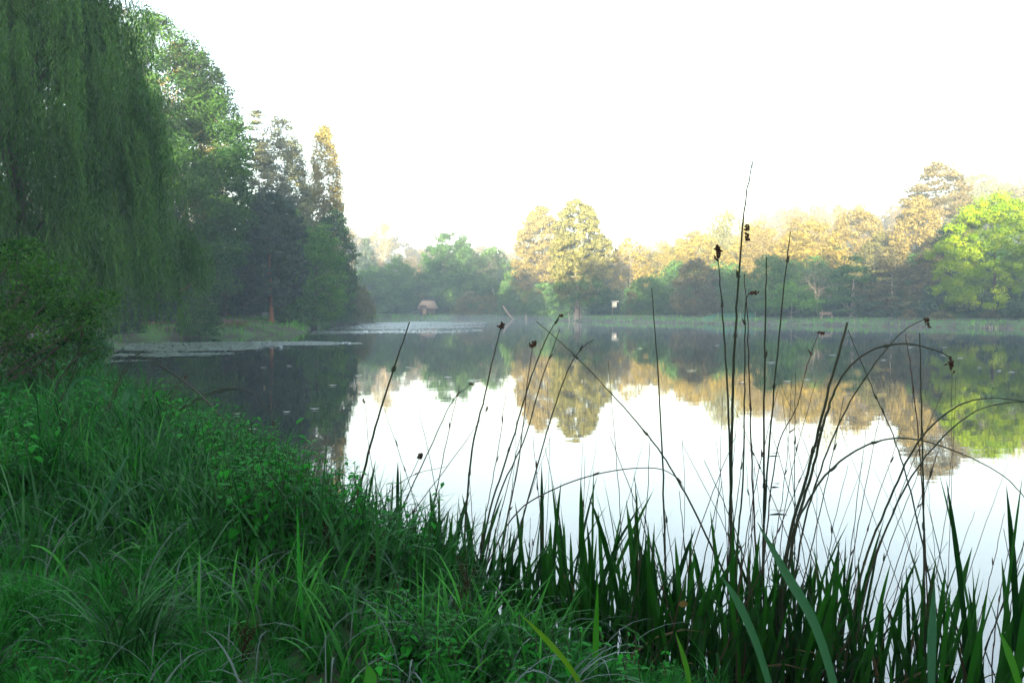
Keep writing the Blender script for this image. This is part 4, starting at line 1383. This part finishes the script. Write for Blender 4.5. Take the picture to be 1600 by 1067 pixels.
tuft(190, 3.35, 870, 90, 0.012, "big arching grass tuft with grey curled tips in the lower left")
tuft(235, 3.5, 905, 60, 0.010, "smaller arching tuft leaning right beside the big lower left tuft")
tuft(150, 5.4, 760, 90, 0.010, "grey green fan of fine grass behind the short lawn at the left", droop=1.2)
tuft(430, 3.7, 880, 40, 0.012, "thin upright tuft left of the bottom centre", droop=1.2)
tuft(620, 3.5, 930, 70, 0.009, "low sprawling grass tuft with pale blades in the bottom centre")
tuft(520, 3.9, 900, 60, 0.010, "sprawling tuft of pale bent blades just below the nettles")
tuft(20, 7.0, 690, 50, 0.026, "tuft of broad dark arching leaves at the left frame edge", droop=2.2)
tuft(175, 6.5, 690, 60, 0.020, "tuft of broad arching leaves on the hummock left of the dark water", droop=1.8)
tuft(300, 7.5, 700, 60, 0.020, "tuft of sedge drooping by the dark water", droop=1.8)
tuft(740, 3.4, 960, 60, 0.009, "tuft of bent pale grass right of the bottom centre")

# fallen yellow leaf caught in the reeds
c0 = P(1068, 943, 3.9)
V = [c0 + np.array(v) * 0.024 for v in [(-1, 0, 0), (-0.5, 0.2, 0.5), (0, 0, 0.75), (0.6, -0.1, 0.5), (1, 0.1, -0.1), (0.5, 0.2, -0.6), (-0.2, 0, -0.75), (-0.8, -0.2, -0.4), (0, 0.3, 0)]]
o = mesh_obj("fallen_leaf", np.array(V), np.array([(i, (i + 1) % 8, 8) for i in range(8)]), leaf_mat("yellow_leaf", (0.17, 0.11, 0.03), (0.22, 0.15, 0.05), 0.3), None, np.full(8, 0.5), False, c0)
tag(o, "single yellow brown fallen leaf caught among the flag leaves", "leaf")

# ------------------------------------------------------------------ lily pads and floating bits
rl = np.random.default_rng(8)


def pad_dist(x, y, poly):
    best = np.full(x.shape, 1e9)
    for i in range(len(poly)):
        ax, ay = poly[i]
        dx, dy = poly[(i + 1) % len(poly)] - poly[i]
        t = np.clip(((x - ax) * dx + (y - ay) * dy) / (dx * dx + dy * dy), 0, 1)
        best = np.minimum(best, (x - ax - t * dx) ** 2 + (y - ay - t * dy) ** 2)
    return -np.sqrt(best)


def pads(name, poly, n, label, rmin, rmax):
    poly = np.array(poly, float)
    x0, y0 = poly.min(0)
    x1, y1 = poly.max(0)
    X = rl.uniform(x0, x1, n)
    Y = rl.uniform(y0, y1, n)
    ins = np.zeros(n, bool)
    for i in range(len(poly)):
        ax, ay = poly[i]
        bx, by = poly[(i + 1) % len(poly)]
        c = ((ay > Y) != (by > Y))
        ins ^= c & (X < ax + (Y - ay) * (bx - ax) / ((by - ay) or 1e-9))
    dn = vnoise(X * 0.10, Y * 0.40, 61) * 0.55 + vnoise(X * 0.35, Y * 1.3, 62) * 0.45
    edge = -pad_dist(X, Y, poly) / (0.10 * (y1 - y0) + 0.5)
    ins &= (dn > 0.56 - 0.36 * np.clip(edge, 0, 1) + 0.22 * rl.random(n)) & (shore_dist(X, Y) < -0.2)
    X, Y = X[ins], Y[ins]
    m = len(X)
    k = 7
    th = np.arange(k) * 2 * math.pi / k
    r = rl.uniform(rmin, rmax, m)
    z = 0.012 + rl.random(m) * 0.012
    tl = rl.normal(size=(m, 2)) * 0.07
    up = rl.random(m) < 0.08
    tl[up] *= 3
    cx = r[:, None] * np.cos(th)[None, :]
    cy_ = r[:, None] * np.sin(th)[None, :]
    V = np.stack([X[:, None] + cx, Y[:, None] + cy_, z[:, None] + np.abs(cx * tl[:, 0:1] + cy_ * tl[:, 1:2])], -1).reshape(-1, 3)
    F = np.arange(m * k).reshape(m, k)
    o = mesh_obj(name, V, F, leaf_mat("lily_pad", (0.060, 0.100, 0.060), (0.160, 0.210, 0.140), 0.05, gloss=2.0, rough=0.3), None, rl.random(m))
    return tag(o, label, "lily pads", kind='stuff')


def W(px, py):
    v = P(px, py, 1.0) - np.array((0, 0, CAM_Z))
    t = -CAM_Z / v[2]
    return (v[0] * t, v[1] * t)


pads("lily_pads", [W(150, 538), W(320, 534), (W(420, 533)), W(500, 534), W(566, 537), W(470, 543), W(390, 547), W(352, 556), W(290, 562), W(150, 569)],
     26000, "near raft of lily pads spreading from the left bank", 0.08, 0.15)
pads("lily_pads", [W(490, 518), W(560, 505), W(640, 502.0), W(760, 503.5), W(752, 519), W(640, 522), W(560, 523), W(480, 523)],
     30000, "far raft of lily pads off the tip of the left bank", 0.09, 0.17)

fl_mat = leaf_mat("floating_leaf", (0.20, 0.17, 0.09), (0.35, 0.30, 0.18), 0.05, gloss=2.0, rough=0.3)
spots = [(452, 572), (412, 575), (520, 603), (448, 645), (370, 648), (492, 640), (395, 672), (700, 590), (738, 596), (1080, 580), (1205, 567), (1230, 597), (1160, 598),
         (1260, 594), (1380, 563), (1422, 543), (1475, 543), (1530, 575), (1560, 580), (1580, 582), (1475, 555), (1500, 560), (1300, 555), (1120, 540), (1000, 545), (900, 560),
         (1210, 710), (1212, 758), (1216, 800), (640, 575), (560, 588)]
first = None
for (px, py) in spots:
    x, y = W(px, py)
    if first is None:
        k = 8
        th = np.arange(k) * 2 * math.pi / k
        V = np.stack([0.075 * np.cos(th), 0.045 * np.sin(th), 0.010 + 0.012 * np.abs(np.cos(th))], -1)
        first = mesh_obj("floating_leaf", V, np.arange(k).reshape(1, k), fl_mat, None, np.array((0.6,)))
        o = first
    else:
        o = first.copy()
        COL.objects.link(o)
    o.location = (x, y, 0.006)
    s_ = 0.5 + y / 30
    o.scale = (s_ * rl.uniform(0.8, 1.8), s_, 1)
    o.rotation_euler = (0, 0, rl.uniform(-0.4, 0.4))
    tag(o, "small pale leaf floating on the open water", "leaf", "pale leaves scattered over the pond")

# ------------------------------------------------------------------ built things on the far bank
WOOD = rough_mat("weathered_wood", (0.20, 0.15, 0.12), (0.34, 0.27, 0.22), 8, stretch=(1, 6, 6))
WHITE = rough_mat("white_board", (0.75, 0.75, 0.73), (0.85, 0.85, 0.83), 8)
THATCH = rough_mat("thatch", (0.22, 0.17, 0.14), (0.30, 0.235, 0.19), 3, stretch=(4, 4, 0.6), bump=0.5)
DARKW = rough_mat("dark_timber", (0.05, 0.04, 0.045), (0.09, 0.07, 0.07), 4)

# cottage / boathouse
D = 186.5
cx0 = (667 - 800) / FPX * D
g = gz(cx0, D + 3)
hut = thing("boathouse", (cx0, D + 3, g), "small boathouse with a hipped thatched roof seen through a gap at the far end", "house")
mb = MB()
mb.box((0, 0, 1.0), (4.4, 3.6, 2.0))
mb.build("wall", DARKW, hut)
mb = MB()
e, t_ = 2.9, 1.75
V = [(-e, -2.5, 1.9), (e, -2.5, 1.9), (e, 2.5, 1.9), (-e, 2.5, 1.9), (-t_, -0.35, 4.35), (t_, -0.35, 4.35), (t_, 0.35, 4.35), (-t_, 0.35, 4.35)]
mb.add(V, [(0, 3, 2, 1), (4, 5, 6, 7), (0, 1, 5, 4), (1, 2, 6, 5), (2, 3, 7, 6), (3, 0, 4, 7)])
rf = mb.build("roof", THATCH, hut)
mb = MB()
mb.box((0, 0, 4.42), (3.9, 0.9, 0.34))
mb.build("ridge", DARKW, rf)
mb = MB()   # eyebrow dormer: a curved thatch hood over a dark opening
arc = [(-1.15 + 1.1 * math.cos(a), -2.45, 2.35 + 0.75 * math.sin(a)) for a in np.linspace(0, math.pi, 9)]
mb.tube(arc, 0.17, 6)
mb.build("dormer_hood", THATCH, rf)
mb = MB()
mb.box((-1.15, -2.1, 2.55), (1.9, 0.9, 0.75))
mb.build("dormer_window", DARKW, rf)
mb = MB()
mb.box((-0.9, -1.86, 1.0), (1.0, 0.1, 1.9))
mb.build("door", WOOD, hut)

hut.scale = (0.82, 0.82, 0.80)
# notice board
D = 150
x = (960 - 800) / FPX * D
g = gz(x, D)
nb_ = thing("notice_board", (x, D, g), "white notice board with a little roof on a post beside the far path", "sign")
mb = MB()
mb.box((-0.35, 0, 1.1), (0.12, 0.12, 2.6))
mb.build("post", WOOD, nb_)
mb = MB()
mb.box((-0.05, -0.09, 2.0), (0.9, 0.05, 1.0))
mb.build("board", WHITE, nb_)
mb = MB()
mb.box((0.05, -0.05, 2.62), (1.45, 0.5, 0.14), 0, 0.9)
mb.build("roof", WHITE, nb_)

# bench
D = 108
x = (1291 - 800) / FPX * D
g = gz(x, D)
bn = thing("park_bench", (x, D, g), "low pale wooden bench on the far lawn beneath the dark trees", "bench")
mb = MB()
for k in range(3):
    mb.box((0, -0.16 + 0.16 * k, 0.50), (1.7, 0.13, 0.05))
mb.build("seat", WOOD, bn)
for sx in (-0.72, 0.72):
    mb = MB()
    mb.box((sx, 0, 0.22), (0.14, 0.42, 0.5))
    mb.build("leg", WOOD, bn)
mb = MB()
for k in range(2):
    mb.box((0, 0.26, 0.70 + 0.18 * k), (1.7, 0.04, 0.12))
mb.build("backrest", WOOD, bn)

# post standing by the bench, bollards at the waterline, leaning stake and leaning trunk
def post(px, py, D, h, r, label, mat, name="wooden_post", lean=0.0):
    x = (px - 800) / FPX * D
    g = max(gz(x, D), -0.1)
    mb = MB()
    mb.tube([(0, 0, -0.2), (lean * h * 0.5, 0, h * 0.5), (lean * h, 0, h)], (r, r * 0.95, r * 0.85), 8)
    mb.tube([(lean * h, 0, h), (lean * h, 0, h + r * 0.4)], (r * 1.15, r * 0.9), 8)
    o = mb.build(name, mat, None, False)
    o.location = (x, D, g)
    tag(o, label, "post")


post(1285, 490, 108.5, 1.3, 0.05, "thin upright post just left of the bench", WOOD)
post(822, 490, 165.5, 1.2, 0.14, "pale post standing in the water's edge left of the big tree", BARK_WHITE)
post(890, 486, 141, 1.5, 0.10, "short pale stake leaning left beside the big flared trunk", BARK_WHITE, lean=-0.15)
post(1335, 490, 100.5, 0.8, 0.05, "short stake at the lawn edge right of the bench", WOOD)
for k in range(14):
    px = 1475 + k * 9.5
    D_ = 92.5 - k * 0.85
    x = (px - 800) / FPX * D_
    d_ = 0
    mb = MB()
    hgt = rl.uniform(0.12, 0.32)
    mb.tube([(0, 0, -0.4), (0, 0, hgt)], (0.05, 0.04), 6)
    o = mb.build("stake", BARK_WHITE, None, False)
    while shore_dist(x, D_)[0] < -0.15 and d_ < 40:
        D_ += 0.4
        d_ += 1
    o.location = (x, D_, 0.05)
    tag(o, "small pale stake edging the bank at the right waterline", "stake", "short pale stakes along the right waterline")

D = 169
x = (800 - 800) / FPX * D + 0.0
x = (797 - 800) / FPX * (D - 3)
g = gz(x, D + 3)
mb = MB()
b = P(800, 497, D)
e = P(786, 478, D + 1.5)
pl = smooth_line([b + np.array((0.3, 0, -0.3)), (b + e) / 2 + np.array((-0.2, 0, 0.1)), e], 5)
mb.tube(pl - b, np.linspace(0.20, 0.12, len(pl)), 8)
o = mb.build("leaning_trunk", WOOD, None, True)
o.location = b
tag(o, "dead trunk leaning left out of the far bank bushes", "dead tree")

# green netting fence
nf = thing("netting_fence", (34.5, 111, gz(34.5, 111)), "low turquoise netting fence on posts at the far lawn edge", "fence")
NET = rough_mat("green_netting", (0.03, 0.24, 0.20), (0.06, 0.32, 0.26), 3)
a_, b_ = np.array(((1098 - 800) / FPX * 117.5, 117.5)), np.array(((1180 - 800) / FPX * 113.5, 113.5))
mb = MB()
base = np.array((34.5, 111.0))
kk = 60
for i in range(kk + 1):
    q = a_ + (b_ - a_) * i / kk
    z = gz(*q) - gz(34.5, 111)
    mb.tube([(q[0] - base[0], q[1] - base[1], z + 0.05), (q[0] - base[0], q[1] - base[1], z + 0.95 - 0.15 * math.sin(i * 0.5) ** 2)], 0.012, 3, False)
for j in range(7):
    pts_ = []
    for i in range(0, kk + 1, 4):
        q = a_ + (b_ - a_) * i / kk
        z = gz(*q) - gz(34.5, 111)
        pts_.append((q[0] - base[0], q[1] - base[1], z + 0.08 + 0.13 * j))
    mb.tube(pts_, 0.014 if j < 6 else 0.03, 3, False)
mb.build("net", NET, nf)
for k in (0, 0.3, 0.72, 1.0):
    q = a_ + (b_ - a_) * k
    mb = MB()
    z = gz(*q) - gz(34.5, 111)
    mb.tube([(q[0] - base[0], q[1] - base[1], z - 0.1), (q[0] - base[0], q[1] - base[1], z + 1.15)], 0.035, 6)
    mb.build("post", BARK_WHITE, nf)

# ------------------------------------------------------------------ morning haze
m, N, L = nodes_of("morning_haze")
pv = N.new("ShaderNodeVolumePrincipled")
pv.inputs['Color'].default_value = (0.74, 0.89, 1.0, 1)
pv.inputs['Density'].default_value = 0.0015
pv.inputs['Anisotropy'].default_value = 0.0
out = N.new("ShaderNodeOutputMaterial")
L.new(pv.outputs[0], out.inputs['Volume'])
mb = MB()
mb.box((0, 0, 0), (1500, 1300, 50.0))
o = mb.build("haze", m)
o.location = (0, 300, 23.0)
tag(o, "thin bluish morning mist over the pond", "haze", kind='stuff')

m, N, L = nodes_of("water_mist")
pv = N.new("ShaderNodeVolumePrincipled")
pv.inputs['Color'].default_value = (0.85, 0.93, 1.0, 1)
pv.inputs['Density'].default_value = 0.0016
out = N.new("ShaderNodeOutputMaterial")
L.new(pv.outputs[0], out.inputs['Volume'])
mb = MB()
mb.box((0, 0, 0), (92, 130, 1.9))
o = mb.build("mist", m)
o.location = (30, 125, 0.15)
tag(o, "low veil of mist lying on the water towards the far bank", "mist", kind='stuff')
